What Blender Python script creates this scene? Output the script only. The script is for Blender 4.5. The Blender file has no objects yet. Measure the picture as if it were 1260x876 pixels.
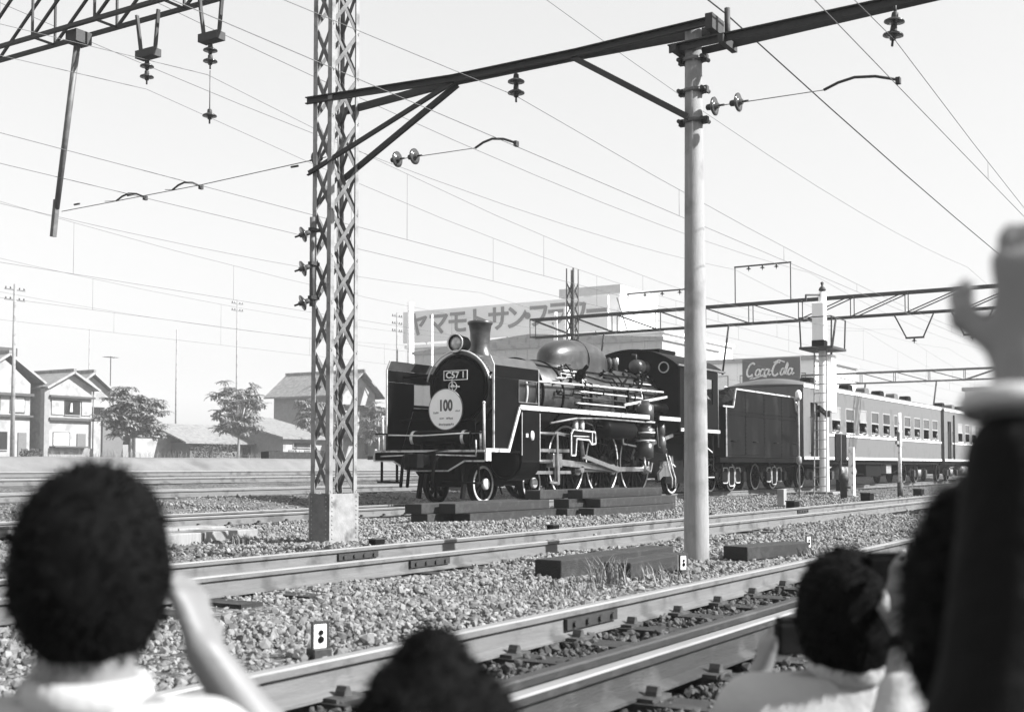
import bpy, math, random
import numpy as np
from mathutils import Vector, Matrix
random.seed(7); RNG = np.random.default_rng(11)
R = math.radians
SC = bpy.context.scene; COL = SC.collection
# ------------------------------------------------------------ camera
# world: x runs along the tracks towards the rear of the train, y away from the camera across the yard,
# z = 0 at the top of the running rails
CAMPOS = Vector((0, 0, .79)); HEAD = R(31.884); PITCH = R(2.5)
cd = bpy.data.cameras.new('camera'); cam = bpy.data.objects.new('camera', cd); COL.objects.link(cam)
cd.sensor_fit = 'HORIZONTAL'; cd.sensor_width = 36; cd.lens = 42.49; cd.shift_y = .0553
cd.clip_start = .05; cd.clip_end = 3000
cam.location = CAMPOS; cam.rotation_euler = (R(90) + PITCH, 0, HEAD - R(90))
cd.dof.use_dof = True; cd.dof.focus_distance = 24; cd.dof.aperture_fstop = 3.8; cd.dof.aperture_blades = 7
SC.camera = cam
# ------------------------------------------------------------ light
SUN_EL = R(37); sh = Vector((.34, -1)).normalized()
SUN = Vector((sh.x * math.cos(SUN_EL), sh.y * math.cos(SUN_EL), math.sin(SUN_EL)))
w = bpy.data.worlds.new('World'); SC.world = w; w.use_nodes = True
nt = w.node_tree; nt.nodes.clear()
sky = nt.nodes.new('ShaderNodeTexSky'); sky.sky_type = 'NISHITA'; sky.sun_disc = False
sky.sun_elevation = SUN_EL; sky.sun_rotation = math.atan2(SUN.x, SUN.y)
sky.air_density = 1.0; sky.dust_density = 2.5; sky.ozone_density = 1.0
sep = nt.nodes.new('ShaderNodeSeparateColor'); sep.mode = 'HSV'           # black-and-white film: the sky's light as grey
pw = nt.nodes.new('ShaderNodeMath'); pw.operation = 'POWER'; pw.inputs[1].default_value = .4          # thin summer haze evens the sky out
ml = nt.nodes.new('ShaderNodeMath'); ml.operation = 'MULTIPLY'; ml.inputs[1].default_value = 1.66
bg = nt.nodes.new('ShaderNodeBackground'); bg.inputs['Strength'].default_value = .125
out = nt.nodes.new('ShaderNodeOutputWorld')
nt.links.new(sky.outputs[0], sep.inputs[0]); nt.links.new(sep.outputs[2], pw.inputs[0]); nt.links.new(pw.outputs[0], ml.inputs[0]); nt.links.new(ml.outputs[0], bg.inputs[0]); nt.links.new(bg.outputs[0], out.inputs[0])
sd = bpy.data.lights.new('sun', 'SUN'); sd.energy = 5.0; sd.angle = R(.6); sd.color = (1, 1, 1)
so = bpy.data.objects.new('sun', sd); COL.objects.link(so); so.rotation_euler = SUN.to_track_quat('Z', 'Y').to_euler()
so.location = (0, -20, 30)
SC.view_settings.view_transform = 'Standard'; SC.view_settings.look = 'None'
SC.view_settings.exposure = 1.3; SC.view_settings.gamma = 1
SC.render.engine = 'CYCLES'; SC.cycles.use_denoising = True
SC.cycles.max_bounces = 5; SC.cycles.diffuse_bounces = 3; SC.cycles.glossy_bounces = 3; SC.cycles.transparent_max_bounces = 8
# ------------------------------------------------------------ materials (all greys: the photograph is black and white)
MATS = {}; ALB = .76
def mat(name, base, rough=.6, metal=0., var=.25, scale=6., bump=0., bscale=40., spec=.5, streak=None, dirt=None):
    if name in MATS: return MATS[name]
    if base < .6: base *= ALB
    if dirt: dirt = (dirt[0]*ALB, dirt[1], dirt[2])
    m = bpy.data.materials.new(name); m.use_nodes = True; N = m.node_tree; L = N.links
    b = N.nodes['Principled BSDF']; b.inputs['Metallic'].default_value = metal; b.inputs['Roughness'].default_value = rough
    b.inputs['Specular IOR Level'].default_value = spec
    tc = N.nodes.new('ShaderNodeTexCoord'); co = tc.outputs['Object']
    if streak:
        mp = N.nodes.new('ShaderNodeMapping'); mp.inputs['Scale'].default_value = streak; L.new(co, mp.inputs[0]); co = mp.outputs[0]
    if var > 0:
        n1 = N.nodes.new('ShaderNodeTexNoise'); n1.inputs['Scale'].default_value = scale; n1.inputs['Detail'].default_value = 7; n1.inputs['Roughness'].default_value = .65
        L.new(co, n1.inputs['Vector'])
        rp = N.nodes.new('ShaderNodeValToRGB'); e = rp.color_ramp.elements
        lo, hi = base * (1 - var), min(.95, base * (1 + var)); e[0].position, e[1].position = .3, .7
        e[0].color = (lo, lo, lo, 1); e[1].color = (hi, hi, hi, 1)
        L.new(n1.outputs[0], rp.inputs[0]); cout = rp.outputs[0]
        if dirt:                                          # (value, coverage, scale)
            n3 = N.nodes.new('ShaderNodeTexNoise'); n3.inputs['Scale'].default_value = dirt[2]; n3.inputs['Detail'].default_value = 8
            L.new(tc.outputs['Object'], n3.inputs['Vector'])
            r3 = N.nodes.new('ShaderNodeMapRange'); r3.inputs[1].default_value = .62 - dirt[1] * .3; r3.inputs[2].default_value = .72 - dirt[1] * .2
            L.new(n3.outputs[0], r3.inputs[0])
            mx = N.nodes.new('ShaderNodeMix'); mx.data_type = 'RGBA'; L.new(r3.outputs[0], mx.inputs[0]); L.new(cout, mx.inputs[6])
            mx.inputs[7].default_value = (dirt[0],) * 3 + (1,); cout = mx.outputs[2]
        L.new(cout, b.inputs['Base Color'])
        rr = N.nodes.new('ShaderNodeMapRange'); rr.inputs[3].default_value = max(.05, rough - .12); rr.inputs[4].default_value = min(1, rough + .12)
        L.new(n1.outputs[0], rr.inputs[0]); L.new(rr.outputs[0], b.inputs['Roughness'])
    else: b.inputs['Base Color'].default_value = (base, base, base, 1)
    if bump > 0:
        n2 = N.nodes.new('ShaderNodeTexNoise'); n2.inputs['Scale'].default_value = bscale; n2.inputs['Detail'].default_value = 6
        L.new(co, n2.inputs['Vector'])
        bp = N.nodes.new('ShaderNodeBump'); bp.inputs['Strength'].default_value = bump; bp.inputs['Distance'].default_value = .02
        L.new(n2.outputs[0], bp.inputs['Height']); L.new(bp.outputs[0], b.inputs['Normal'])
    MATS[name] = m; return m
def island(name, lo, hi, rough=.85, dist=None):
    """grey that differs from piece to piece (stones, leaves)"""
    m = bpy.data.materials.new(name); m.use_nodes = True; N = m.node_tree; L = N.links; b = N.nodes['Principled BSDF']
    g = N.nodes.new('ShaderNodeNewGeometry'); rp = N.nodes.new('ShaderNodeMapRange'); rp.inputs[3].default_value = lo*ALB; rp.inputs[4].default_value = hi*ALB
    L.new(g.outputs['Random Per Island'], rp.inputs[0]); L.new(rp.outputs[0], b.inputs['Base Color'])
    b.inputs['Roughness'].default_value = rough; b.inputs['Specular IOR Level'].default_value = .3
    if dist:
        b.inputs['Transmission Weight'].default_value = 0
        b.inputs['Subsurface Weight'].default_value = 0
    MATS[name] = m; return m
BLACK = mat('black_paint', .005, .4, 0, .5, 3, .06, 25, spec=.03)
TENDP = mat('streaked_black_paint', .007, .4, 0, .8, 2.2, .05, 14, spec=.03, streak=(2.6, 2.6, .22), dirt=(.02, .2, 1.5))
SKYSHEEN = mat('sky_sheen_black_paint', .07, .5, 0, .3, 3, .05, 20, spec=.3)  # lighter grey puts the sky's reflection into the deflector top strips
BLACKM = mat('sooty_black', .009, .65, 0, .6, 6, .15, 30, spec=.05)
BOILER = mat('boiler_cladding', .03, .36, .0, .6, 3.5, .08, 12, spec=.6, dirt=(.06, .3, 5))
STEEL = mat('bright_steel', .45, .32, .85, .3, 8)
WHITE = mat('white_paint', .8, .45, 0, .12, 9, dirt=(.35, .25, 8))
LINING = mat('lining_white', .59, .5, 0, .2, 9, dirt=(.2, .3, 7))
WHITEC = mat('enamel_white', .86, .4, 0, .04, 5)
SILVER = mat('silver_paint', .6, .35, .3, .2, 10)
BRASS = mat('brass_letters', .75, .3, .3, .1)
GLASS = mat('dark_glass', .02, .06, 0, 0, spec=.8)
LENS = mat('lamp_lens', .55, .08, .3, .3, 12, spec=.9)
CONC = mat('weathered_concrete', .3, .85, 0, .2, 5, .25, 60, streak=(4, 4, .5), dirt=(.2, .35, 3))
CONCD = mat('old_concrete', .24, .9, 0, .25, 8, .4, 40, dirt=(.16, .35, 5))
IRON = mat('painted_iron', .14, .55, 0, .3, 7, .15, 40, dirt=(.09, .35, 5))
IRONL = mat('pale_painted_iron', .28, .5, 0, .25, 7, .15, 40, dirt=(.12, .3, 4))
DARKIRON = mat('dark_iron', .03, .65, .0, .4, 9, .15, 40)
PORC = mat('brown_porcelain', .05, .18, 0, .2, 8, spec=.7)
WOOD = mat('creosoted_timber', .021, .85, 0, .45, 5, .5, 26, streak=(1.2, 9, 9), dirt=(.045, .3, 7))
WOODEND = mat('timber_end_grain', .015, .9, 0, .4, 20, .4, 60)
WIRE = mat('copper_wire', .14, .5, .2, 0)
RUST = mat('rusty_rail_web', .155, .8, 0, .22, 4, .3, 40, streak=(.6, 8, 8), dirt=(.08, .28, 3.5))
SHADERUST = mat('shade_dark_rail_rust', .032, .6, 0, .35, 4, .3, 40, streak=(.6, 8, 8), dirt=(.08, .25, 3.5))  # dark tone stands in for the crowd's shadow on near and guard rails
RHEAD = mat('polished_rail_head', .42, .36, .55, .14, 6, streak=(.3, 14, 8))
SKIN = mat('skin', .19, .55, 0, .08, 20, .05, 120)
HAIR = mat('black_hair', .004, .85, 0, .4, 60, .3, 90, streak=(6, 6, 1), spec=.08)
SHIRT = mat('white_cotton', .46, .9, 0, .1, 4, .5, 14)
DCLOTH = mat('dark_cloth', .004, .92, 0, .3, 8, .35, 40, spec=.2)
TROUS = mat('grey_trousers', .09, .9, 0, .2, 8, .3, 40)
PLASTER = mat('white_plaster', .36, .9, 0, .16, 2.5, .12, 30, dirt=(.26, .35, .9))
PLASTG = mat('mortar_and_shade_grey', .26, .9, 0, .15, 3, .2, 30)
BOARDW = mat('pale_boarding', .36, .85, 0, .12, 3, .2, 20, dirt=(.25, .3, 1.5))
BOARDD = mat('dark_boarding', .15, .85, 0, .25, 3, .3, 20, streak=(1, 1, 8))
TRIMD = mat('dark_wood_trim', .06, .8, 0, .3, 6)
COACH = mat('coach_paint', .15, .38, 0, .1, 2, .04, 14, dirt=(.11, .2, 2))
COACHROOF = mat('coach_roof', .12, .7, 0, .15, 2, .1, 20)
# ------------------------------------------------------------ mesh helpers
class MB:
    def __init__(s): s.v = []; s.f = []; s.m = []; s.sm = []
    def add(s, vs, fs, mi=0, smooth=False):
        o = len(s.v); s.v += [tuple(p) for p in vs]
        for q in fs: s.f.append(tuple(i + o for i in q)); s.m.append(mi); s.sm.append(smooth)
        return s
    def box(s, x0, x1, y0, y1, z0, z1, mi=0):
        return s.add([(x0,y0,z0),(x1,y0,z0),(x1,y1,z0),(x0,y1,z0),(x0,y0,z1),(x1,y0,z1),(x1,y1,z1),(x0,y1,z1)],
                     [(0,3,2,1),(4,5,6,7),(0,1,5,4),(1,2,6,5),(2,3,7,6),(3,0,4,7)], mi)
    def bar(s, p0, p1, w_, h_, up=(0,0,1), mi=0):
        p0, p1 = Vector(p0), Vector(p1); d = (p1 - p0).normalized(); u = Vector(up)
        if abs(d.dot(u)) > .98: u = Vector((1,0,0)) if abs(d.x) < .9 else Vector((0,1,0))
        r = d.cross(u).normalized(); u = r.cross(d).normalized(); r = r * w_ / 2; u = u * h_ / 2
        return s.add([p0-r-u, p0+r-u, p0+r+u, p0-r+u, p1-r-u, p1+r-u, p1+r+u, p1-r+u],
                     [(0,3,2,1),(4,5,6,7),(0,1,5,4),(1,2,6,5),(2,3,7,6),(3,0,4,7)], mi)
    def lathe(s, prof, o=(0,0,0), ax=(0,0,1), n=20, mi=0, smooth=True, sq=1., ring=False):
        """prof: (radius, height along ax)"""
        a = Vector(ax).normalized(); u = a.orthogonal().normalized()
        if abs(a.z) < .9: u = Vector((0,0,1)) - a * a.z; u.normalize()
        v = a.cross(u); o = Vector(o); vs = []; fs = []
        for r, h in prof:
            for k in range(n):
                t = 2 * math.pi * k / n; vs.append(o + a * h + (u * math.cos(t) + v * math.sin(t) * sq) * r)
        m = len(prof)
        for i in range(m - 1):
            for k in range(n):
                k2 = (k + 1) % n; fs.append((i*n+k, i*n+k2, (i+1)*n+k2, (i+1)*n+k))
        s.add(vs, fs, mi, smooth)
        caps = []
        if ring:
            o1 = len(s.v) - len(vs)
            for k in range(n): k2 = (k+1) % n; s.f.append((o1+(m-1)*n+k, o1+(m-1)*n+k2, o1+k2, o1+k)); s.m.append(mi); s.sm.append(smooth)
            return s
        if prof[0][0] > 1e-4: caps.append(tuple(range(n))[::-1])
        if prof[-1][0] > 1e-4: caps.append(tuple(range((m-1)*n, m*n)))
        o0 = len(s.v) - len(vs)
        for q in caps: s.f.append(tuple(i + o0 for i in q)); s.m.append(mi); s.sm.append(False)
        return s
    def cyl(s, p0, p1, r0, r1=None, n=12, mi=0, smooth=True):
        p0, p1 = Vector(p0), Vector(p1); d = p1 - p0
        return s.lathe([(r0, 0), (r0 if r1 is None else r1, d.length)], p0, d, n, mi, smooth)
    def tube(s, pts, r, n=6, mi=0):
        pts = [Vector(p) for p in pts]; vs = []; fs = []; pu = None
        for i, p in enumerate(pts):
            d = (pts[min(i+1, len(pts)-1)] - pts[max(i-1, 0)]).normalized()
            u = d.orthogonal().normalized() if pu is None else (pu - d * pu.dot(d)).normalized()
            pu = u; v = d.cross(u); rr = r[i] if isinstance(r, (list, tuple)) else r
            for k in range(n): t = 2*math.pi*k/n; vs.append(p + (u*math.cos(t) + v*math.sin(t)) * rr)
        for i in range(len(pts)-1):
            for k in range(n): k2 = (k+1) % n; fs.append((i*n+k, i*n+k2, (i+1)*n+k2, (i+1)*n+k))
        s.add(vs, fs, mi, True)
        o0 = len(s.v) - len(vs); s.f.append(tuple(o0+k for k in range(n))[::-1]); s.f.append(tuple(o0+(len(pts)-1)*n+k for k in range(n)))
        s.m += [mi, mi]; s.sm += [False, False]; return s
    def prism(s, poly, o, u, v, w_, mi=0, mside=None):
        """poly in (u, v) extruded along w_ (vector)"""
        o, u, v, w_ = Vector(o), Vector(u), Vector(v), Vector(w_); n = len(poly)
        a = [o + u*p[0] + v*p[1] for p in poly]; b = [q + w_ for q in a]
        area = sum(poly[i][0]*poly[(i+1)%n][1] - poly[(i+1)%n][0]*poly[i][1] for i in range(n))
        flip = (area > 0) == (u.cross(v).dot(w_) > 0)
        F = [tuple(range(n))[::-1], tuple(range(n, 2*n))]; S = [(i, (i+1)%n, n+(i+1)%n, n+i) for i in range(n)]
        if not flip: F = [q[::-1] for q in F]; S = [q[::-1] for q in S]
        s.add(a + b, F, mi); o0 = len(s.v) - 2*n
        for q in S: s.f.append(tuple(i+o0 for i in q)); s.m.append(mi if mside is None else mside); s.sm.append(False)
        return s
    def ball(s, c, r, n=12, m=8, mi=0):
        rx, ry, rz = (r, r, r) if not isinstance(r, (tuple, list)) else r; vs = []; fs = []
        for i in range(m+1):
            a = math.pi*i/m
            for k in range(n): t = 2*math.pi*k/n; vs.append((c[0]+rx*math.sin(a)*math.cos(t), c[1]+ry*math.sin(a)*math.sin(t), c[2]-rz*math.cos(a)))
        for i in range(m):
            for k in range(n): k2=(k+1)%n; fs.append((i*n+k, i*n+k2, (i+1)*n+k2, (i+1)*n+k))
        return s.add(vs, fs, mi, True)
    def mesh(s, name, *mats):
        me = bpy.data.meshes.new(name); me.from_pydata(s.v, [], s.f)
        for m in mats: me.materials.append(m)
        me.polygons.foreach_set('material_index', s.m); me.polygons.foreach_set('use_smooth', s.sm); me.update(); return me
def O(name, g, mats=None, parent=None, loc=None, rot=None, bevel=0, scale=None):
    if isinstance(g, MB): g = g.mesh(name, *(mats if isinstance(mats, (list, tuple)) else [mats]))
    o = bpy.data.objects.new(name, g); COL.objects.link(o)
    if parent is not None: o.parent = parent
    if loc is not None: o.location = loc
    if rot is not None: o.rotation_euler = rot
    if scale is not None: o.scale = scale
    if bevel:
        b = o.modifiers.new('bevel', 'BEVEL'); b.width = bevel; b.segments = 2; b.limit_method = 'ANGLE'; b.angle_limit = R(40)
    return o
def tag(o, label=None, cat=None, group=None, kind=None):
    if label: o['label'] = label
    if cat: o['category'] = cat
    if group: o['group'] = group
    if kind: o['kind'] = kind
    return o
def T(name, label, cat, loc=(0,0,0), rz=0., group=None):
    o = bpy.data.objects.new(name, None); COL.objects.link(o); o.location = loc; o.rotation_euler = (0,0,rz); o.empty_display_size = .2
    return tag(o, label, cat, group)
def copy_tree(o, parent=None):
    c = o.copy(); COL.objects.link(c); c.parent = parent
    for ch in [q for q in bpy.data.objects if q.parent == o]: copy_tree(ch, c)
    return c
def text_mesh(name, s, size, m, depth=.004, bold=0., align='CENTER', shear=0., sx=1.):
    cu = bpy.data.curves.new(name, 'FONT'); cu.body = s; cu.size = size; cu.extrude = depth; cu.offset = bold
    cu.align_x = align; cu.align_y = 'CENTER'; cu.resolution_u = 3; cu.shear = shear
    t = bpy.data.objects.new(name, cu); COL.objects.link(t)
    me = bpy.data.meshes.new_from_object(t.evaluated_get(bpy.context.evaluated_depsgraph_get()))
    bpy.data.objects.remove(t); bpy.data.curves.remove(cu)
    if sx != 1.: me.transform(Matrix.Diagonal((sx, 1, 1, 1)))
    me.materials.clear(); me.materials.append(m); me.name = name; return me
FACE_MX = (R(90), 0, R(-90))      # a text standing upright that reads from -x
FACE_MY = (R(90), 0, 0)           # ... that reads from -y
# ------------------------------------------------------------ ground
YP = [-150, 1.0, 3.5, 3.75, 16.2, 18.0, 19.3, 22.2, 24.2, 27.2, 28.8, 31.7, 32.4, 33.2, 45, 80, 100, 330]
ZP = [-.26, -.235, -.235, -.175, -.175, -.06, .09, .11, .29, .31, .45, .47, .6, 1.03, 1.17, 1.45, 1.6, 1.7]
def gz(y): return float(np.interp(y, YP, ZP))
def ground_material():
    m = bpy.data.materials.new('ballast_ground'); m.use_nodes = True; N = m.node_tree; L = N.links; b = N.nodes['Principled BSDF']
    g = N.nodes.new('ShaderNodeTexCoord')
    v = N.nodes.new('ShaderNodeTexVoronoi'); v.inputs['Scale'].default_value = 17; L.new(g.outputs['Object'], v.inputs['Vector'])
    n = N.nodes.new('ShaderNodeTexNoise'); n.inputs['Scale'].default_value = .6; n.inputs['Detail'].default_value = 8; L.new(g.outputs['Object'], n.inputs['Vector'])
    r1 = N.nodes.new('ShaderNodeMapRange'); r1.inputs[3].default_value = .05; r1.inputs[4].default_value = .15
    sx = N.nodes.new('ShaderNodeSeparateColor'); L.new(v.outputs['Color'], sx.inputs[0]); L.new(sx.outputs[0], r1.inputs[0])
    r2 = N.nodes.new('ShaderNodeMapRange'); r2.inputs[1].default_value = .3; r2.inputs[2].default_value = .7; r2.inputs[3].default_value = .7; r2.inputs[4].default_value = 1.3
    L.new(n.outputs[0], r2.inputs[0]); mu = N.nodes.new('ShaderNodeMath'); mu.operation = 'MULTIPLY'
    L.new(r1.outputs[0], mu.inputs[0]); L.new(r2.outputs[0], mu.inputs[1]); L.new(mu.outputs[0], b.inputs['Base Color'])
    bp = N.nodes.new('ShaderNodeBump'); bp.inputs['Strength'].default_value = 1; bp.inputs['Distance'].default_value = .05; bp.invert = True
    L.new(v.outputs['Distance'], bp.inputs['Height']); L.new(bp.outputs[0], b.inputs['Normal']); b.inputs['Roughness'].default_value = .95
    b.inputs['Specular IOR Level'].default_value = .2
    return m
GROUNDM = ground_material()
BANKM = mat('sandy_bank', .19, .95, 0, .22, 1.2, .5, 12, dirt=(.12, .3, .6))
def build_ground():
    xs = np.concatenate([[-150, -60, -20], np.arange(-10, 110, 1.5), [140, 200, 300, 420]])
    ys = np.unique(np.concatenate([YP, np.arange(-6, 46, .75), [60, 90, 140, 220]]))
    mb = MB(); nx, ny = len(xs), len(ys)
    vs = [(x, y, gz(y) + (.012*math.sin(x*1.7+y*2.3) + .01*math.sin(x*.63-y*1.9) if 3.7 < y < 45 else 0)) for y in ys for x in xs]
    fs = []; mi = []
    for j in range(ny-1):
        for i in range(nx-1): fs.append((j*nx+i, j*nx+i+1, (j+1)*nx+i+1, (j+1)*nx+i)); mi.append(1 if ys[j] >= 31.6 else 0)
    mb.v = vs; mb.f = fs; mb.m = mi; mb.sm = [True]*len(fs)
    tag(O('ground', mb, [GROUNDM, BANKM]), kind='structure')
build_ground()
# ------------------------------------------------------------ tracks
RAILS_Y = [2.2, 2.46, 3.3, 6.43, 7.5, 14.03, 15.1]
def rail_mesh(name, x0, x1, web=None):
    half = [(.061, -.153), (.061, -.140), (.012, -.122), (.0085, -.045), (.031, -.036), (.0325, -.008), (.026, 0)]
    prof = [(-a, b) for a, b in half] + [(a, b) for a, b in half[::-1]]
    n = len(prof); xs = list(np.linspace(x0, x1, 60)); mb = MB(); vs = [(x, a, b) for x in xs for a, b in prof]; fs = []; mi = []; 
    for i in range(len(xs)-1):
        for k in range(n):
            k2 = (k+1) % n; fs.append((i*n+k, (i+1)*n+k, (i+1)*n+k2, i*n+k2)); mi.append(1 if k in (5, 6, 7) else 0)
    mb.v, mb.f, mb.m, mb.sm = vs, fs, mi, [False]*len(fs)
    mb.f += [tuple(range(n)), tuple(range((len(xs)-1)*n, len(xs)*n))[::-1]]; mb.m += [0, 0]; mb.sm += [False]*2
    return mb.mesh(name, web or RUST, RHEAD if name == 'rail' else web)
RAIL = rail_mesh('rail', -25, 300); RAILO = rail_mesh('rail', -25, 300, SHADERUST); RAILG = rail_mesh('guard_rail', -25, 300, SHADERUST)
_s = MB().box(-.105, .105, -1.05, 1.05, -.14, 0); SLEEP = _s.mesh('sleeper', WOOD)
_c = MB().box(-.09, .09, -.13, .13, -.006, .012).prism([(-.03,0),(.03,0),(.02,.03),(.01,.05),(-.01,.05),(-.02,.03)], (0,-.115,.0), (1,0,0), (0,0,1), (0,.05,0)).prism([(-.03,0),(.03,0),(.02,.03),(.01,.05),(-.01,.05),(-.02,.03)], (0,.065,.0), (1,0,0), (0,0,1), (0,.05,0))
CHAIR = _c.mesh('rail_chair', SHADERUST)
_f = MB().box(-.3, .3, -.034, -.012, -.11, -.05)
for k in range(4): _f.cyl((-.225+.15*k, -.05, -.08), (-.225+.15*k, -.03, -.08), .018, n=6, smooth=False)
FISH = _f.mesh('fishplate', DARKIRON)
def track(label, cy, z, x0, x1, chairs=False, step=.66, guard=None, joints=()):
    t = T('railway_track', label, 'track', (0, cy, z))
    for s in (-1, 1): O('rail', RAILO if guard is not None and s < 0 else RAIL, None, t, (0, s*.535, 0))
    k = 0; x = x0
    while x < x1:
        O('sleeper', SLEEP, None, t, (x + random.uniform(-.03, .03), random.uniform(-.04, .04), -.157), (0, 0, random.uniform(-.015, .015)))
        if chairs and x < 26:
            for s in (-1, 1): O('rail_chair', CHAIR, None, t, (x, s*.535, -.152))
        x += step
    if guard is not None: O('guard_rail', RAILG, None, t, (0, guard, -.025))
    for jx, s in joints: O('fishplate', FISH, None, t, (jx, s*.535, 0))
    return t
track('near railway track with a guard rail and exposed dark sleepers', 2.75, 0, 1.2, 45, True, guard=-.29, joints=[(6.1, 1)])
track('railway track between the lattice mast and the concrete pole, rails dulled by rust', 6.965, 0, 3.5, 50, joints=[(9.2, 1), (8.9, -1), (22.5, 1)])
track('railway track on which the steam locomotive and coaches stand', 14.565, 0, 8, 66, True)
track('railway track just behind the locomotive', 20.5, .255, 12, 60)
track('middle railway track beyond the locomotive', 25.5, .46, 18, 60)
track('farthest railway track below the sandy bank', 30.1, .61, 22, 62)
# ------------------------------------------------------------ ballast stones
STONE = island('ballast_stone', .11, .3, .9)
STONED = island('shade_dark_ballast_stone', .02, .12, .85)  # crowd's shade along the near track put into the stone colour
def stones(name, x, y, z, s, m):
    n = len(x); g_ = (1 + 5**.5)/2; base = np.array([(-1,g_,0),(1,g_,0),(-1,-g_,0),(1,-g_,0),(0,-1,g_),(0,1,g_),(0,-1,-g_),(0,1,-g_),(g_,0,-1),(g_,0,1),(-g_,0,-1),(-g_,0,1)], float)/1.9
    V = base[None] * RNG.uniform(.62, 1.18, (n, 12, 1)) + RNG.normal(0, .1, (n, 12, 3)); V *= RNG.uniform(.7, 1.2, (n, 1, 3)) * (s[:, None, None] * .62)
    q = RNG.normal(size=(n, 4)); q /= np.linalg.norm(q, axis=1)[:, None]; a, b, c, d = q.T
    M = np.stack([1-2*(c*c+d*d), 2*(b*c-a*d), 2*(b*d+a*c), 2*(b*c+a*d), 1-2*(b*b+d*d), 2*(c*d-a*b), 2*(b*d-a*c), 2*(c*d+a*b), 1-2*(b*b+c*c)], 1).reshape(n, 3, 3)
    V = np.einsum('nij,nkj->nki', M, V) + np.stack([x, y, z], 1)[:, None, :]
    F = np.array([(0,11,5),(0,5,1),(0,1,7),(0,7,10),(0,10,11),(1,5,9),(5,11,4),(11,10,2),(10,7,6),(7,1,8),(3,9,4),(3,4,2),(3,2,6),(3,6,8),(3,8,9),(4,9,5),(2,4,11),(6,2,10),(8,6,7),(9,8,1)])
    F = (F[None] + (np.arange(n)*12)[:, None, None]).reshape(-1, 3)
    me = bpy.data.meshes.new(name); me.vertices.add(n*12); me.vertices.foreach_set('co', V.reshape(-1))
    me.loops.add(F.size); me.loops.foreach_set('vertex_index', F.reshape(-1)); me.polygons.add(len(F))
    me.polygons.foreach_set('loop_start', np.arange(0, F.size, 3)); me.polygons.foreach_set('loop_total', np.full(len(F), 3))
    me.polygons.foreach_set('use_smooth', np.zeros(len(F), bool)); me.update(calc_edges=True); me.materials.append(m)
    return tag(O(name, me), kind='stuff')
def scatter():
    c, s = math.cos(HEAD), math.sin(HEAD)
    def cand(n, x0, x1, y0, y1):
        x = RNG.uniform(x0, x1, n); y = RNG.uniform(y0, y1, n); Z = x*c + y*s; X = x*s - y*c
        return x, y, Z, (Z > .8) & (np.abs(X) < Z*.47 + .8)
    X, Y, S = [], [], []
    for x0, x1, y0, y1, dens in [(0, 24, 3.42, 7.9, 1350), (4, 40, 7.9, 13.7, 650), (24, 62, 3.4, 7.9, 90), (40, 75, 7.9, 13.7, 40), (10, 45, 15.3, 19.4, 170)]:
        n = int((x1-x0)*(y1-y0)*dens); x, y, Z, ok = cand(n, x0, x1, y0, y1)
        ok &= RNG.random(n) < np.clip((11/np.maximum(Z, .1))**1.15, 0, 1)
        X.append(x[ok]); Y.append(y[ok]); S.append((RNG.lognormal(-3.58, .34, n)*np.clip(Z/11, .9, 2.2)**.55)[ok])
    x = np.concatenate(X); y = np.concatenate(Y); sz = np.clip(np.concatenate(S), .016, .062)
    ok = np.ones(len(x), bool)
    for ry in RAILS_Y: ok &= np.abs(y - ry) > .045 + sz*.5
    x, y, sz = x[ok], y[ok], sz[ok]; g = np.interp(y, YP, ZP)
    mound = .02*np.sin(x*1.7+y*2.3) + .015*np.sin(x*.63-y*1.9)
    stones('ballast', x, y, g + mound + RNG.uniform(-.3, .5, len(x))*sz, sz, STONE)
    n = 84000; x, y, Z, ok = cand(n, 0, 26, -.5, 3.7); ok &= RNG.random(n) < np.clip((6/np.maximum(Z, .1))**1.0, 0, 1)
    x, y = x[ok], y[ok]; sz = np.clip(RNG.lognormal(-3.55, .3, len(x)), .018, .055); k = np.ones(len(x), bool)
    for ry in RAILS_Y[:3]: k &= np.abs(y - ry) > .05 + sz*.5
    x, y, sz = x[k], y[k], sz[k]
    stones('shade_dark_ballast', x, y, np.interp(y, YP, ZP) + .055 + RNG.uniform(-.6, .6, len(x))*sz, sz, STONED)
scatter()
# dry grass
GRASS = island('dry_grass', .12, .36, .8)
def grass(spots):
    mb = MB()
    for gx, gy, r, n, h in spots:
        for i in range(n):
            a = random.uniform(0, 6.28); d = r*random.random()**.6; x, y = gx + d*math.cos(a), gy + d*math.sin(a); z = gz(y) - .01
            t = random.uniform(0, 6.28); ln = h*random.uniform(.5, 1.1); bend = random.uniform(.15, .8)*ln; wv = .004
            px, py = -math.sin(t)*wv, math.cos(t)*wv
            p1 = (x + math.cos(t)*bend*.35, y + math.sin(t)*bend*.35, z + ln*.6); p2 = (x + math.cos(t)*bend, y + math.sin(t)*bend, z + ln*.9)
            mb.add([(x-px, y-py, z), (x+px, y+py, z), (p1[0]+px*.8, p1[1]+py*.8, p1[2]), (p1[0]-px*.8, p1[1]-py*.8, p1[2]), p2], [(0,1,2,3), (3,2,4)])
    tag(O('dry_grass', mb, GRASS), 'dry grass growing among the ballast stones', 'grass', kind='stuff')
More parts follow.
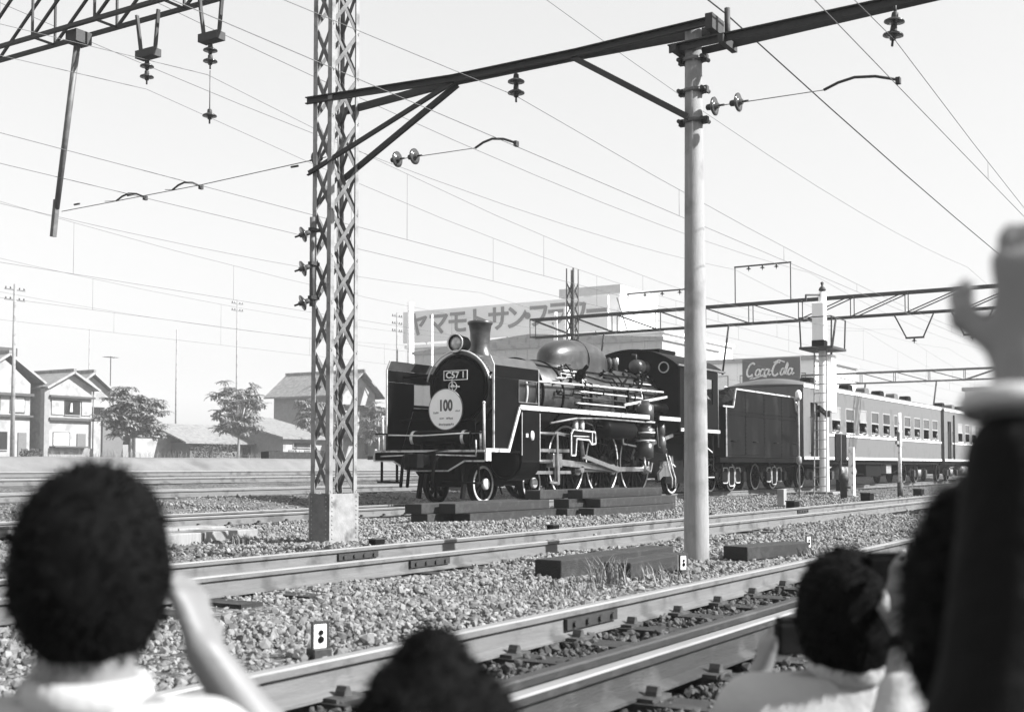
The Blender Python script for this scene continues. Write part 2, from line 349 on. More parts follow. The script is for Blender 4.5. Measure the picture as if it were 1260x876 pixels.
grass([(8.75, 4.52, .16, 130, .26), (8.6, 4.55, .25, 60, .1), (7.9, 4.55, .5, 260, .09), (7.2, 4.6, .6, 160, .07), (9.3, 4.3, .25, 60, .18), (12.9, 4.35, .35, 160, .13), (13.4, 4.6, .6, 160, .1), (11.0, 10.8, .12, 120, .16), (16.5, 4.4, 1.0, 200, .1), (5.6, 2.85, .2, 30, .12), (20, 5.2, 2, 250, .09), (11.2, 10.4, .8, 120, .07)]
      + [(33 + k*.55, 44.2, .5, 26, .45) for k in range(28)])
# ------------------------------------------------------------ timbers, slabs, markers
def timber(label, x, y, z, ln, wd, ht, rz=0., group=None, tilt=0.):
    mb = MB().box(0, ln, -wd/2, wd/2, 0, ht); mb.m = [0, 0, 0, 1, 0, 1]
    o = O('timber_beam', mb, [WOOD, WOODEND], None, (x, y, z), (0, tilt, rz), bevel=.012)
    return tag(o, label, 'timber', group)
g0 = -.175
timber('long dark old timber lying behind a second one beside the concrete pole', 8.66, 5.04, g0, 2.1, .26, .19, R(-1.5))
timber('dark old timber half hidden by dry grass beside the concrete pole', 9.05, 4.6, g0, 1.35, .25, .16, R(3))
timber('short dark timber block past the concrete pole beside the near track', 11.75, 4.62, g0, 1.15, .3, .14, R(-14))
for i, (x, y, z, ln, lab) in enumerate([
    (16.15, 11.85, 0, 3.5, 'timber hidden at the back of the low pile under the locomotive front'), (16.75, 11.42, 0, 3.35, 'bottom front timber of the low pile under the locomotive front'),
    (16.05, 11.9, .17, 3.4, 'upper back timber of the low pile under the locomotive front'), (16.45, 11.5, .17, 3.0, 'upper front timber of the low pile under the locomotive front')]):
    timber(lab, x, y, g0 + z, ln, .36 if i in (1,) else .34, .165, R(random.uniform(-1, 1)), 'timbers piled beside the locomotive track')
for x, y, z, ln, lab in [
    (19.6, 11.15, 0, 3.4, 'bottom back timber of the stepped pile by the driving wheels'), (19.95, 10.78, 0, 3.6, 'bottom front timber of the stepped pile by the driving wheels'),
    (19.75, 11.2, .17, 3.6, 'middle back timber of the stepped pile by the driving wheels'), (20.35, 10.85, .17, 3.4, 'middle front timber of the stepped pile by the driving wheels'),
    (19.2, 11.5, .34, 3.7, 'topmost back timber of the stepped pile by the driving wheels'), (20.1, 11.1, .34, 3.5, 'topmost front timber of the stepped pile by the driving wheels')]:
    timber(lab, x, y, g0 + z, ln, .33, .165, R(random.uniform(-1, 1)), 'timbers piled beside the locomotive track')
timber('dark timber lying far off on the pale strip before the bank', 39.5, 37.4, 1.1, 3.2, .5, .3, R(-3))
timber('weathered sleeper lying flat beyond the tracks', 42.5, 33.9, 1.05, 2.3, .3, .16, R(4))
for lab, x, y, ln, wd in [('long pale concrete slab beside the locomotive track', 9.7, 12.62, 2.6, .5), ('cracked pale concrete slab lying nearest the lattice mast', 8.9, 11.55, 2.9, .55)]:
    s = T('concrete_slab', lab, 'slab', (x, y, g0))
    for k in range(3): O('slab_block', MB().box(k*ln/3+.008, (k+1)*ln/3-.008, -wd/2, wd/2, -.05, .13 + random.uniform(-.012, .012)), CONC, s, bevel=.012)
def marker(lab, x, y, s, zlift=0, dark=True):
    t = T('distance_marker', lab, 'marker', (x, y, gz(y) + zlift), R(-20), 'small numbered markers between the tracks')
    O('footing', MB().box(-.08*s, .08*s, -.07*s, .07*s, -.05, .1*s), DARKIRON if dark else CONC, t, bevel=.004)
    b = O('plate', MB().box(-.065*s, .065*s, -.02*s, .03*s, .1*s, .3*s), WHITE, t, bevel=.003)
    O('frame', MB().box(-.075*s, .075*s, -.03*s, .0, .3*s, .315*s).box(-.075*s, -.062*s, -.03*s, 0, .09*s, .3*s).box(.062*s, .075*s, -.03*s, 0, .09*s, .3*s), DARKIRON, b)
    O('figure', MB().lathe([(.022*s, 0), (.022*s, .004)], (.005*s, -.021*s, .225*s), (0,-1,0), 12).lathe([(.028*s, 0), (.028*s, .004)], (.005*s, -.021*s, .17*s), (0,-1,0), 12), BLACKM, b)
marker('small white plate marker on a dark footing beside the near rail', 4.62, 4.0, .62)
marker('small framed white marker leaning by the old timbers at the concrete pole', 9.75, 4.32, .62)
marker('small dark framed marker in the ballast beyond the short timber block', 13.1, 4.3, .62)
t = T('concrete_stake', 'short pale concrete stake in the ballast before the tender', 'stake', (27.1, 9.5, g0)); O('post', MB().box(-.1, .1, -.08, .08, -.1, .42), CONC, t, bevel=.01); O('base', MB().box(-.2, .2, -.15, .15, -.1, .06), CONCD, t)
t = T('concrete_stake', 'slim white concrete stake standing before the coach underframe', 'stake', (35.8, 10.4, g0)); O('post', MB().prism([(-.11,-.1),(.11,-.1),(.07,1.5),(-.07,1.5)], (0,-.08,0), (1,0,0), (0,0,1), (0,.16,0)), WHITE, t, bevel=.01); O('base', MB().box(-.18, .18, -.15, .15, -.1, .07), CONCD, t)
for lab, x, y, s in [('dark ground lever box beside the middle track past the tender', 25.2, 8.6, .16), ('black relay box on the ballast before the first coach', 31.3, 8.7, .2), ('black box at the foot of the thin white post', 37.6, 8.9, .2), ('small dark box beside the rail near the mast foot', 11.1, 8.75, .09), ('small black block on the ballast before the timber pile', 15.1, 8.7, .09)]:
    t = T('lever_box', lab, 'box', (x, y, g0)); O('case', MB().box(-s, s, -s*.6, s*.6, -.02, s*1.2), BLACKM, t, bevel=.01); O('lid', MB().box(-s*1.08, s*1.08, -s*.68, s*.68, s*1.2, s*1.36), DARKIRON, t, bevel=.006)
t = T('marker_post', 'thin white post with a pale lamp bracket before the coach side', 'post', (38.2, 9.6, g0))
O('pole', MB().cyl((0,0,-.1), (0,0,.45), .09, n=10), DARKIRON, t); O('shaft', MB().cyl((0,0,.4), (0,0,2.6), .055, n=10), WHITE, t)
O('lamp_plate', MB().box(-.16, .16, -.05, .05, 1.55, 2.0), CONC, t, bevel=.02); O('arm', MB().box(-.42, -.1, -.03, .03, 1.62, 1.72).box(-.3, .3, -.03, .03, 2.0, 2.06), IRONL, t)
t = T('marker_post', 'thin upright rod with a small lamp between tender and coach', 'post', (34.0, 11.4, g0))
O('pole', MB().cyl((0,0,-.1), (0,0,2.9), .028, n=8), IRONL, t); O('lamp', MB().lathe([(.05,0),(.09,.05),(.09,.22),(.05,.28),(0,.3)], (0,0,2.85), n=10), WHITE, t); O('second_lamp', MB().lathe([(.04,0),(.08,.05),(.08,.2),(0,.26)], (0,0,1.0), n=10), IRONL, t)
t = T('signal_board', 'square black board on a thin dark post beside the signal ladder', 'sign', (40.0, 12.0, g0))
O('post', MB().cyl((0,0,-.1), (0,0,2.0), .05, n=8), DARKIRON, t); O('board', MB().box(-.62, -.02, -.04, 0, 1.12, 2.0), BLACKM, t, bevel=.01); O('board', MB().box(.02, .62, -.04, 0, 1.12, 2.0), BLACKM, t, bevel=.01); O('foot', MB().box(-.14, .14, -.12, .12, -.05, .5), BLACKM, t, bevel=.02)
t = T('hydrant', 'low dark iron post with round cap beside the coach', 'post', (34.3, 10.2, g0)); O('body', MB().lathe([(.1,-.05),(.1,.5),(.14,.52),(.14,.68),(.07,.74),(0,.76)], n=12), DARKIRON, t); O('arm', MB().cyl((0,0,.35), (.0,-.2,.35), .04, n=8), DARKIRON, t)
# ------------------------------------------------------------ overhead line structures
_i = MB(); _i.lathe([(.018,0),(.03,.01),(.034,.05),(.03,.07)], n=12, mi=1)
_i.lathe([(.035,.055),(.06,.065),(.095,.085),(.098,.1),(.06,.098),(.03,.11),(.028,.14)], n=18, mi=0); _i.cyl((0,0,.13), (0,0,.2), .012, n=8, mi=1)
INSUL = _i.mesh('insulator', PORC, DARKIRON)
def axis_rot(d): return Vector(d).normalized().to_track_quat('Z', 'Y').to_euler()
def insulator(parent, p, d, n=2, gap=.2):
    d = Vector(d).normalized(); p = Vector(p)
    for k in range(n): O('insulator', INSUL, None, parent, p + d*gap*k, axis_rot(d))
MX, AX, AY = 11.6, .53, .30
def lattice_mast(label, loc, H, ax=AX, ay=AY, pitch=.58, base=True, m1=IRONL, m2=IRON):
    t = T('lattice_mast', label, 'mast', loc); hx, hy = ax/2, ay/2; th = .008; leg = .065
    for sx in (-1, 1):
        for sy in (-1, 1):
            O('corner_angle', MB().box(min(0, -sx*leg), max(0, -sx*leg), min(0, -sy*th), max(0, -sy*th), -.1, H).box(min(0,-sx*th), max(0,-sx*th), min(-sy*th, -sy*leg), max(-sy*th, -sy*leg), -.1, H), m1, t, (sx*hx, sy*hy, 0))
    z0 = .62 if base else 0; n = int((H - z0)/pitch)
    def lat(L, ht): return MB().bar((-L/2, 0, -ht/2), (L/2, 0, ht/2), .006, .05, up=(0,0,1)).mesh('lattice_bar', m2)
    ma, mb_ = lat(ax-.03, pitch), lat(ay-.03, pitch)
    for k in range(n):
        zc = z0 + (k+.5)*pitch
        for sy in (-1, 1):
            O('lattice_bar', ma, None, t, (0, sy*(hy-.014), zc)); O('lattice_bar', ma, None, t, (0, sy*(hy-.022), zc), (0, 0, math.pi))
        for sx in (-1, 1):
            O('lattice_bar', mb_, None, t, (sx*(hx-.014), 0, zc), (0, 0, R(90))); O('lattice_bar', mb_, None, t, (sx*(hx-.022), 0, zc), (0, 0, R(-90)))
    rv = MB()
    if base:
        for sy in (-1, 1): O('base_plate', MB().box(-hx-.012, hx+.012, min(sy*(hy+.004), sy*(hy+.016)), max(sy*(hy+.004), sy*(hy+.016)), -.1, .6), m1, t)
        for sx in (-1, 1): O('base_plate', MB().box(min(sx*(hx+.004), sx*(hx+.016)), max(sx*(hx+.004), sx*(hx+.016)), -hy, hy, -.1, .6), m2, t)
        for k in range(11):
            z = .0 + k*.056
            for x in (-hx+.035, hx-.035): rv.ball((x, -hy-.017, z), .011, 6, 4)
            for y in (-hy+.035, hy-.035): rv.ball((-hx-.017, y, z), .011, 6, 4)
    for k in range(n+1):
        for x in (-hx+.03, hx-.03): rv.ball((x, -hy, z0 + k*pitch), .01, 6, 4)
        for y in (-hy+.03, hy-.03): rv.ball((-hx, y, z0 + k*pitch), .01, 6, 4)
    tag(O('rivet', rv, m1, t), kind='stuff')
    return t
mast = lattice_mast('tall riveted steel lattice mast with solid plated foot', (MX, 9.82, gz(9.8)+.02), 9.2)
O('footing', MB().box(-.42, .42, -.32, .32, -.3, .0), CONCD, mast, bevel=.02)
for k, z in enumerate((3.0, 3.42, 3.84)):                              # small insulators on the mast side
    O('side_bracket', MB().box(-.42, -.27, .02, .08, z-.02, z+.02), DARKIRON, mast); insulator(mast, (-.42, .05, z-.04), (-.4, .3, -.2), 1)
O('conduit', MB().cyl((-.34, .08, 2.9), (-.34, .08, 4.0), .035, n=10), IRON, mast)
# cross beam on mast and pole: one thing with its braces
pole = T('concrete_pole', 'round tapered concrete pole standing by the near track', 'pole', (MX, 4.98, gz(5)))
O('shaft', MB().lathe([(.135, -.3), (.13, 0), (.086, 5.56), (.07, 5.58)], n=28), CONC, pole)
for z in (4.55, 4.87, 5.2):
    O('clamp_band', MB().lathe([(.108,-.02),(.112,-.02),(.112,.02),(.108,.02)], (0,0,z), n=24, ring=True), IRON, pole)
    for s in (-1, 1): O('clamp_bolt', MB().cyl((-.1, s*.13, z), (.1, s*.13, z), .022, n=8).box(-.03, .03, s*.13-.03, s*.13+.03, z-.035, z+.035), DARKIRON, pole)
beam = T('cross_beam', 'dark steel cross beam joining the lattice mast to the concrete pole', 'beam', (MX, 0, 0))
zb = 5.33
for sx in (-1, 1):
    pl = [(sx*.29, 10.05, zb), (sx*.035, 8.0, zb+.005), (sx*.035, 6.35, zb+.01), (sx*.12, 4.78, zb+.02)]; ch_ = MB()
    for a, b in zip(pl, pl[1:]): ch_.bar(a, b, .012, .085).bar((a[0]+sx*.02, a[1], a[2]+.037), (b[0]+sx*.02, b[1], b[2]+.037), .045, .012).bar((a[0]+sx*.02, a[1], a[2]-.037), (b[0]+sx*.02, b[1], b[2]-.037), .045, .012)
    O('channel', ch_, DARKIRON, beam)
    O('brace', MB().bar((sx*.285, 10.02, 4.42), (sx*.04, 8.0, zb-.03), .012, .065).bar((sx*.305, 10.02, 4.39), (sx*.06, 8.0, zb-.06), .04, .012), DARKIRON, beam)
O('brace', MB().bar((-.12, 5.0, 4.4), (-.05, 6.4, zb-.03), .014, .065).bar((-.1, 5.0, 4.37), (-.03, 6.4, zb-.06), .04, .012), DARKIRON, beam)
O('end_plate', MB().box(-.16, .16, 4.7, 4.78, zb-.06, zb+.1), DARKIRON, beam)
arm = T('bracket_arm', 'pair of short dark steel arms reaching past the pole top over the near track', 'beam', (MX, 0, 0))
for sx in (-1, 1): O('channel', MB().bar((sx*.125, 5.2, 5.14), (sx*.045, 2.1, 5.22), .012, .08).bar((sx*.145, 5.2, 5.175), (sx*.065, 2.1, 5.255), .045, .012), DARKIRON, arm)
O('tie', MB().bar((-.2, 4.6, 5.13), (.2, 4.6, 5.13), .06, .08).bar((-.2, 5.12, 5.13), (.2, 5.12, 5.13), .06, .08), DARKIRON, arm)
O('pin', MB().cyl((0, 4.6, 5.1), (0, 4.6, 5.5), .03, n=10), DARKIRON, arm)
insulator(beam, (0, 7.16, zb-.07), (0,0,-1), 2, .13); insulator(arm, (0, 2.9, 5.12), (0,.1,-1), 2, .13)
O('hanger_rod', MB().cyl((0, 2.9, 5.2), (0, 2.9, 5.1), .015, n=6), DARKIRON, arm)
def steady(name, lab, ya, yb, yc, z, ins):
    """pull-off: insulators, wire and curved steady arm across the track"""
    t = T('steady_arm', lab, 'arm', (MX, 0, 0)); d = -1 if yb < ya else 1
    if ins: insulator(t, (0, ya, z), (0, d, .0), 2, .26)
    O('span_wire', MB().cyl((0, ya, z), (0, yb, z-.02), .005, n=5), WIRE, t)
    L = yc - yb
    O('arm', MB().tube([(0, yb, z-.02), (0, yb+L*.2, z+.03), (0, yb+L*.42, z+.055), (0, yb+L*.7, z+.03), (0, yc, z-.04)], .014, 6), DARKIRON, t)
    O('clip', MB().box(-.03, .03, yc-.02, yc+.02, z-.08, z-.02), DARKIRON, t)
steady('steady_arm', 'curved steady arm and insulators holding the wire over the near track', 4.84, 3.6, 2.88, 4.5, True)
steady('steady_arm', 'curved steady arm and insulators between mast and pole', 8.95, 7.72, 7.16, 4.5, True)
steady('steady_arm', 'curved steady arm nearest the lattice mast over the locomotive track', 12.9, 12.75, 12.2, 4.62, False)
steady('steady_arm', 'curved steady arm farther along the pull-off wire toward the drop arm', 14.15, 13.9, 13.3, 4.6, False)
t = T('pull_off_wire', 'thin pull-off wire from the lattice mast to the hanging drop arm', 'wire', (MX, 0, 0))
O('strand', MB().tube([(0, 9.98, 4.68), (0, 12.2, 4.6), (0, 15.1, 4.56)], .006, 5), WIRE, t); insulator(t, (0, 10.05, 4.68), (0, 1, -.04), 1)
for y in (10.45, 13.55, 14.7): O('turnbuckle', MB().tube([(0, y, 4.63), (0, y+.12, 4.63)], .014, 6), DARKIRON, t)
def gantry(lab, x, y0, y1, z0, z1, w_, panel, m, hw=.07):
    t = T('line_gantry', lab, 'gantry', (x, 0, 0)); n = max(1, round((y1-y0)/panel)); p = (y1-y0)/n
    for sx in (-1, 1):
        O('chord', MB().bar((sx*w_/2, y0, z1), (sx*w_/2, y1, z1), hw, hw*1.3), m, t); O('chord', MB().bar((sx*w_/2, y0, z0), (sx*w_/2, y1, z0), hw, hw*.9), m, t)
        for k in range(n):
            ya, yb = y0 + k*p, y0 + (k+1)*p
            a, b = ((ya, z1), (yb, z0)) if (k < n/2) else ((ya, z0), (yb, z1))
            O('truss_bar', MB().bar((sx*w_/2, a[0], a[1]), (sx*w_/2, b[0], b[1]), hw*.6, hw*.6), m, t)
            O('truss_bar', MB().bar((sx*w_/2, yb, z0), (sx*w_/2, yb, z1), hw*.5, hw*.5), m, t)
    for k in range(n+1):
        for z in (z0, z1): O('cross_tie', MB().bar((-w_/2, y0+k*p, z), (w_/2, y0+k*p, z), hw*.5, hw*.5), m, t)
    return t
g1 = gantry('dark lattice gantry reaching from the lattice mast over the locomotive track', MX, 9.98, 24.0, 7.22, 8.3, .4, 1.4, DARKIRON, .06)
O('drop_arm', MB().cyl((0, 14.78, 7.2), (0, 15.22, 4.62), .05, .042, n=10).bar((0, 15.22, 4.75), (0, 15.29, 4.2), .07, .07), IRON, g1)
O('drop_arm_bracket', MB().box(-.14, .14, 14.66, 14.9, 7.02, 7.2), DARKIRON, g1)
for yc in (12.05, 13.3):
    O('hanger_frame', MB().bar((0, yc-.22, 7.2), (0, yc-.16, 6.62), .03, .05).bar((0, yc+.22, 7.2), (0, yc+.12, 6.62), .03, .05).bar((-.0, yc-.2, 6.6), (0, yc+.16, 6.6), .16, .11), DARKIRON, g1)
    insulator(g1, (0, yc, 6.52), (0,0,-1), 2, .15)
O('hanger_rod', MB().cyl((0, 12.05, 6.15), (0, 12.05, 5.6), .008, n=6), WIRE, g1); insulator(g1, (0, 12.05, 5.62), (0,0,-1), 1)
m2 = lattice_mast('steel lattice mast at the far end of the gantry beyond the locomotive track', (MX, 24.2, gz(24.2)), 8.5, pitch=.8)
g2 = gantry('lattice gantry across the yard behind the locomotive and signal', 47.8, 3.2, 28.6, 6.68, 7.5, .5, 2.1, DARKIRON, .065)
for yc in (11.4, 9.25):
    O('hanger_frame', MB().bar((0, yc-.75, 6.66), (0, yc-.35, 5.75), .04, .05).bar((0, yc+.75, 6.66), (0, yc+.3, 5.75), .04, .05).bar((0, yc-.38, 5.73), (0, yc+.33, 5.73), .05, .07), DARKIRON, g2); insulator(g2, (0, yc, 5.7), (0,0,-1), 1)
for yc in (19.0, 14.45, 24.9): O('drop_arm', MB().cyl((0, yc, 6.66), (0, yc+.3, 4.6), .045, n=8), DARKIRON, g2)
for ya, yb in ((20.4, 23.7), (16.3, 18.7)):
    zt = 8.35 if ya > 20 else 9.1
    O('wire_frame', MB().bar((0, ya, 7.5), (0, ya, zt), .035, .035).bar((0, yb, 7.5), (0, yb, zt), .035, .035).bar((0, ya-.03, zt), (0, yb+.03, zt), .05, .06), DARKIRON, g2)
    for k in range(3): insulator(g2, (0, ya + (yb-ya)*(.25+.25*k), zt-.03), (0,0,-1), 1)
lattice_mast('slim lattice mast carrying the far gantry behind the locomotive dome', (47.8, 26.5, gz(26.5)), 9.4, .5, .4, .8, False, IRON, DARKIRON)
lattice_mast('lattice mast carrying the gantry behind the coach beside the near tracks', (47.8, 3.3, gz(3.3)), 7.6, .5, .4, .8, False, IRON, DARKIRON)
g3 = gantry('most distant lattice gantry above the coach roofs', 88, 3.2, 32, 6.75, 7.5, .5, 2.4, IRON, .09)
for yc in (24.5, 19.5): O('drop_arm', MB().cyl((0, yc, 6.7), (0, yc+.3, 4.4), .06, n=8), IRON, g3)
for y in (3.2, 32): lattice_mast('distant lattice mast carrying the farthest gantry ' + ('by the near tracks' if y < 10 else 'by the sandy bank'), (88, y, gz(y)), 7.6, .5, .4, 1.0, False, IRON, IRON)
# ------------------------------------------------------------ wires
SUP = [-27, 11.6, 47.8, 88, 128, 168]
def catenary(lab, y, zm, zc, sag=.45, r=.0038, x1=168, stag=0, drops=True):
    t = T('overhead_line', lab, 'wire', (0, y, 0), 0, None); pts = []
    for a, b in zip(SUP[:-1], SUP[1:]):
        if a >= x1: break
        for k in range(10): u = k/10; pts.append((a + (b-a)*u, 0, zm - sag*(1-(2*u-1)**2)))
    O('messenger_wire', MB().tube(pts, r, 5), WIRE, t)
    O('contact_wire', MB().tube([(x, 0, zc) for x in SUP if x <= x1], r*1.1, 5), WIRE, t)
    if drops:
        for a, b in zip(SUP[:-1], SUP[1:]):
            if a >= 60: break
            for k in range(1, 8):
                u = k/8; x = a + (b-a)*u; z = zm - sag*(1-(2*u-1)**2)
                O('dropper', MB().tube([(x, 0, z), (x, 0, zc)], .003, 4), WIRE, t); 
    return t
catenary('contact and messenger wires strung over the near track', 2.9, 4.84, 4.42)
catenary('contact and messenger wires strung over the track between mast and pole', 7.16, 5.0, 4.42)
catenary('contact and messenger wires strung over the locomotive track', 13.3, 6.1, 4.55, .9)
catenary('contact and messenger wires running closest behind the lattice mast', 12.1, 6.1, 4.56, 1.0)
catenary('contact and messenger wires over the track just behind the locomotive', 20.6, 6.1, 4.7, .8)
catenary('contact and messenger wires over the middle track beyond the locomotive', 25.6, 6.2, 4.8, .8)
catenary('contact and messenger wires over the farthest track', 30.2, 6.3, 4.9, .8)
def feeder(lab, y, zs, sag, r):
    pts = []
    for a, b in zip(SUP[:-1], SUP[1:]):
        for k in range(10): u = k/10; pts.append((a + (b-a)*u, y, zs - sag*(1-(2*u-1)**2)))
    tag(O('feeder_wire', MB().tube(pts, r, 6), WIRE if r < .009 else DARKIRON), lab, 'wire')
feeder('thick dark feeder cable passing the concrete pole top', 4.62, 5.45, .25, .009)
feeder('thin feeder wire high above the locomotive track', 15.5, 8.6, .5, .006)
feeder('thin feeder wire above the track behind the locomotive', 18.7, 9.0, .6, .006)
feeder('thin high feeder wire above the track between mast and pole', 9.4, 8.3, .5, .005)
feeder('thin feeder wire high above the farthest track', 31.5, 9.0, .6, .007)
# ------------------------------------------------------------ signal
t = T('signal_mast', 'white railway signal mast with ladder and caged platform beside the first coach', 'signal', (38.9, 12.2, g0))
O('shaft', MB().lathe([(.17,-.1),(.16,0),(.13,6.6),(.05,6.68)], n=16), WHITEC, t)
O('finial', MB().lathe([(.05,6.66),(.12,6.7),(.1,6.78),(.03,6.85),(.06,6.95),(0,7.0)], n=12), DARKIRON, t)
O('top_bracket', MB().bar((0,0,6.55), (-.62,.35,6.5), .06, .06).bar((-.62,.35,6.5), (-.62,.35,6.3), .05, .05), DARKIRON, t)
O('platform', MB().box(-.75, .75, -.55, .55, 4.72, 4.8), DARKIRON, t)
for k, (x, y) in enumerate(((-.72,-.5),(.72,-.5),(.72,.5),(-.72,.5))): O('guard_post', MB().bar((x, y, 4.8), (x*1.05, y*1.05, 5.75), .04, .04), DARKIRON, t)
for z in (5.75,): O('guard_rail', MB().bar((-.76,-.52,z), (.76,-.52,z), .03, .03).bar((-.76,.52,z), (.76,.52,z), .03, .03).bar((-.76,-.52,z), (-.76,.52,z), .03, .03), DARKIRON, t)
h_ = O('signal_head', MB().box(-.52, -.22, -.2, .2, 5.0, 6.25), WHITEC, t, bevel=.04)
for k in range(3): O('lens_hood', MB().lathe([(.1,0),(.11,.2),(.09,.2),(.08,.02)], (-.22, 0, 5.3+.35*k), (1,0,0), 12), BLACKM, h_)
O('signal_box', MB().box(-.56, -.2, -.22, .2, 4.8, 5.02), BLACKM, t, bevel=.02)
for s in (-.2, .2): O('ladder_stringer', MB().bar((-.6, s-.05, 0), (-.42, s-.05, 4.75), .03, .05), IRONL, t)
for k in range(15): z = .3 + k*.3; O('ladder_rung', MB().cyl((-.6+.18*z/4.75, -.25, z), (-.6+.18*z/4.75, .15, z), .014, n=6), IRONL, t)
O('repeater_arm', MB().bar((-.85,-.1,2.82), (.05,-.1,2.62), .08, .14).box(-.12, .12, -.18, .18, 2.55, 2.75), BLACKM, t)
O('relay_cabinet', MB().box(.12, .62, -.25, .2, 2.7, 4.6), WHITEC, t, bevel=.03)
O('footing', MB().box(-.4,.4,-.4,.4,-.1,.12), CONCD, t, bevel=.02)
# ------------------------------------------------------------ steam locomotive (local x runs back from the front beam, y < 0 is the near side)
LX, LY = 20.18, 14.56
loco = T('steam_locomotive', 'black steam locomotive with white lining, smoke deflectors and a round headmark', 'locomotive', (LX, LY, 0))
def P(name, mb, m, parent=None, **k): return O(name, mb, m, loco if parent is None else parent, **k)
BC = 2.42
P('boiler', MB().lathe([(.80,3.2),(.815,3.22),(.83,5.5),(.87,8.4),(.87,9.44)], (0,0,BC), (1,0,0), 56), BOILER)
sb_ = P('smokebox', MB().lathe([(.70,1.1),(.79,1.12),(.80,1.16),(.80,3.2)], (0,0,BC), (1,0,0), 56), BOILER)
dr_ = P('smokebox_door', MB().lathe([(0,.88),(.2,.885),(.42,.92),(.58,.98),(.66,1.05),(.69,1.1)], (0,0,BC), (1,0,0), 48), BLACK)
for z in (-.28, .28): O('hinge_strap', MB().bar((.96, .66, BC+z), (.9, -.1, BC+z), .03, .05), BLACK, dr_)
O('door_rim', MB().lathe([(.69,1.06),(.735,1.05),(.735,1.11),(.69,1.11)], (0,0,BC), (1,0,0), 48, ring=True), BLACK, dr_)
hw = MB(); r_ = .1
hw.tube([(.82, -.02 + r_*math.cos(a), 2.46 + r_*math.sin(a)) for a in np.linspace(0, 2*math.pi, 17)], .012, 6)
for a in range(4): hw.bar((.82, -.02, 2.46), (.82, -.02 + r_*math.cos(a*math.pi/2), 2.46 + r_*math.sin(a*math.pi/2)), .014, .014)
hw.cyl((.9, -.02, 2.46), (.78, -.02, 2.46), .03, n=10).bar((.8, -.02, 2.46), (.8, -.2, 2.45), .02, .025).bar((.8, -.02, 2.46), (.8, -.02, 2.62), .02, .02)
O('handwheel', hw, SILVER, dr_)
np_ = P('number_plate', MB().box(.84, .865, -.38, .22, 2.6, 2.79), BLACK)
O('plate_border', MB().box(.832, .84, -.385, .225, 2.785, 2.8).box(.832, .84, -.385, .225, 2.59, 2.605).box(.832, .84, -.385, -.37, 2.605, 2.785).box(.832, .84, .21, .225, 2.605, 2.785), BRASS, np_)
O('number', text_mesh('number', 'C57 1', .19, BRASS, .006, .004, sx=1.05), None, np_, (.834, -.08, 2.695), FACE_MX)
# headmark
hm = P('headmark', MB().lathe([(0,0),(.43,0),(.43,.02),(0,.02)], (.66, .05, 1.97), (1,0,0), 56, smooth=False), WHITEC)
O('headmark_rim', MB().lathe([(.422,-.006),(.437,-.006),(.437,.026),(.422,.026)], (.66, .05, 1.97), (1,0,0), 56, ring=True), IRONL, hm)
GREYP = mat('grey_print', .1, .6, 0, 0)
GREYL = mat('pale_grey_print', .38, .6, 0, 0)
O('anniversary_number', text_mesh('number', '100', .32, GREYP, .002, .012, sx=.74), None, hm, (.656, .05, 2.04), FACE_MX)
rk = random.Random(5)
for y0_, y1_, z, hgt in ((.36, .25, 1.9, .05), (-.2, -.32, 1.93, .045), (.2, .1, 1.78, .04), (.03, -.13, 1.78, .05), (.22, -.14, 1.65, .055)):      # print too small to read
    y = y0_; mk = MB()
    while y > y1_:
        w_ = rk.uniform(.012, .03); zz = z + (.0 if z > 1.7 else .25*(y-.04)**2); mk.box(.655, .6585, y-w_, y, zz - hgt*rk.uniform(.25, .5), zz + hgt*rk.uniform(.25, .5)); y -= w_ + rk.uniform(.006, .014)
    tag(O('small_print', mk, GREYL, hm), kind='stuff')
O('headmark_stay', MB().bar((.69, .05, 1.5), (.69, .05, 1.6), .03, .05).bar((.69, .05, 1.97), (.95, .05, 2.1), .03, .03), BLACK, hm)
# chimney, lamp, dome
P('chimney', MB().lathe([(.36,3.08),(.30,3.16),(.235,3.3),(.215,3.45),(.225,3.7),(.25,3.86),(.275,3.88),(.28,3.93),(.255,3.95),(.235,3.94),(.2,3.3)], (1.9,0,0), n=36), BOILER)
lp = P('headlamp', MB().lathe([(.13,.42),(.17,.34),(.185,.1),(.205,.06),(.21,.0),(.18,-.01),(.175,.02),(.12,.3)], (1.02, .06, 3.4), (1,0,0), 32, ring=True), BLACK)
O('lens', MB().lathe([(0,.0),(.1,.012),(.178,.05)], (1.02, .06, 3.4), (1,0,0), 28), LENS, lp); O('lamp_bracket', MB().box(1.15, 1.35, -.08, .2, 3.14, 3.24), BLACK, lp)
O('lens_ring', MB().lathe([(.178,-.012),(.207,-.012),(.207,.02),(.178,.02)], (1.02,.06,3.4), (1,0,0), 28, ring=True), SILVER, lp)
P('smokebox_handrail', MB().tube([(1.04, .82*math.sin(a), BC + .82*math.cos(a)) for a in np.linspace(-1.35, 1.35, 21)], .018, 6), SILVER)
def dome():
    mb = MB(); n, mm = 36, 14; vs = []; fs = []
    for i in range(mm+1):
        v = i/mm
        for k in range(n):
            a = 2*math.pi*k/n; ca, sa = math.cos(a), math.sin(a); e = 2/2.6
            x = math.copysign(abs(ca)**e, ca); y = math.copysign(abs(sa)**e, sa)
            if v < .35: s = 1.0 + .06*(1 - v/.35)**2; z = 2.95 + v/.35*.45
            else: b = (v-.35)/.65*math.pi/2; s = max(.001, math.cos(b)**.8); z = 3.40 + .49*math.sin(b)
            vs.append((6.1 + x*1.43*s, y*.5*s, z))
    for i in range(mm):
        for k in range(n): k2=(k+1)%n; fs.append((i*n+k, i*n+k2, (i+1)*n+k2, (i+1)*n+k))
    return mb.add(vs, fs, 0, True)
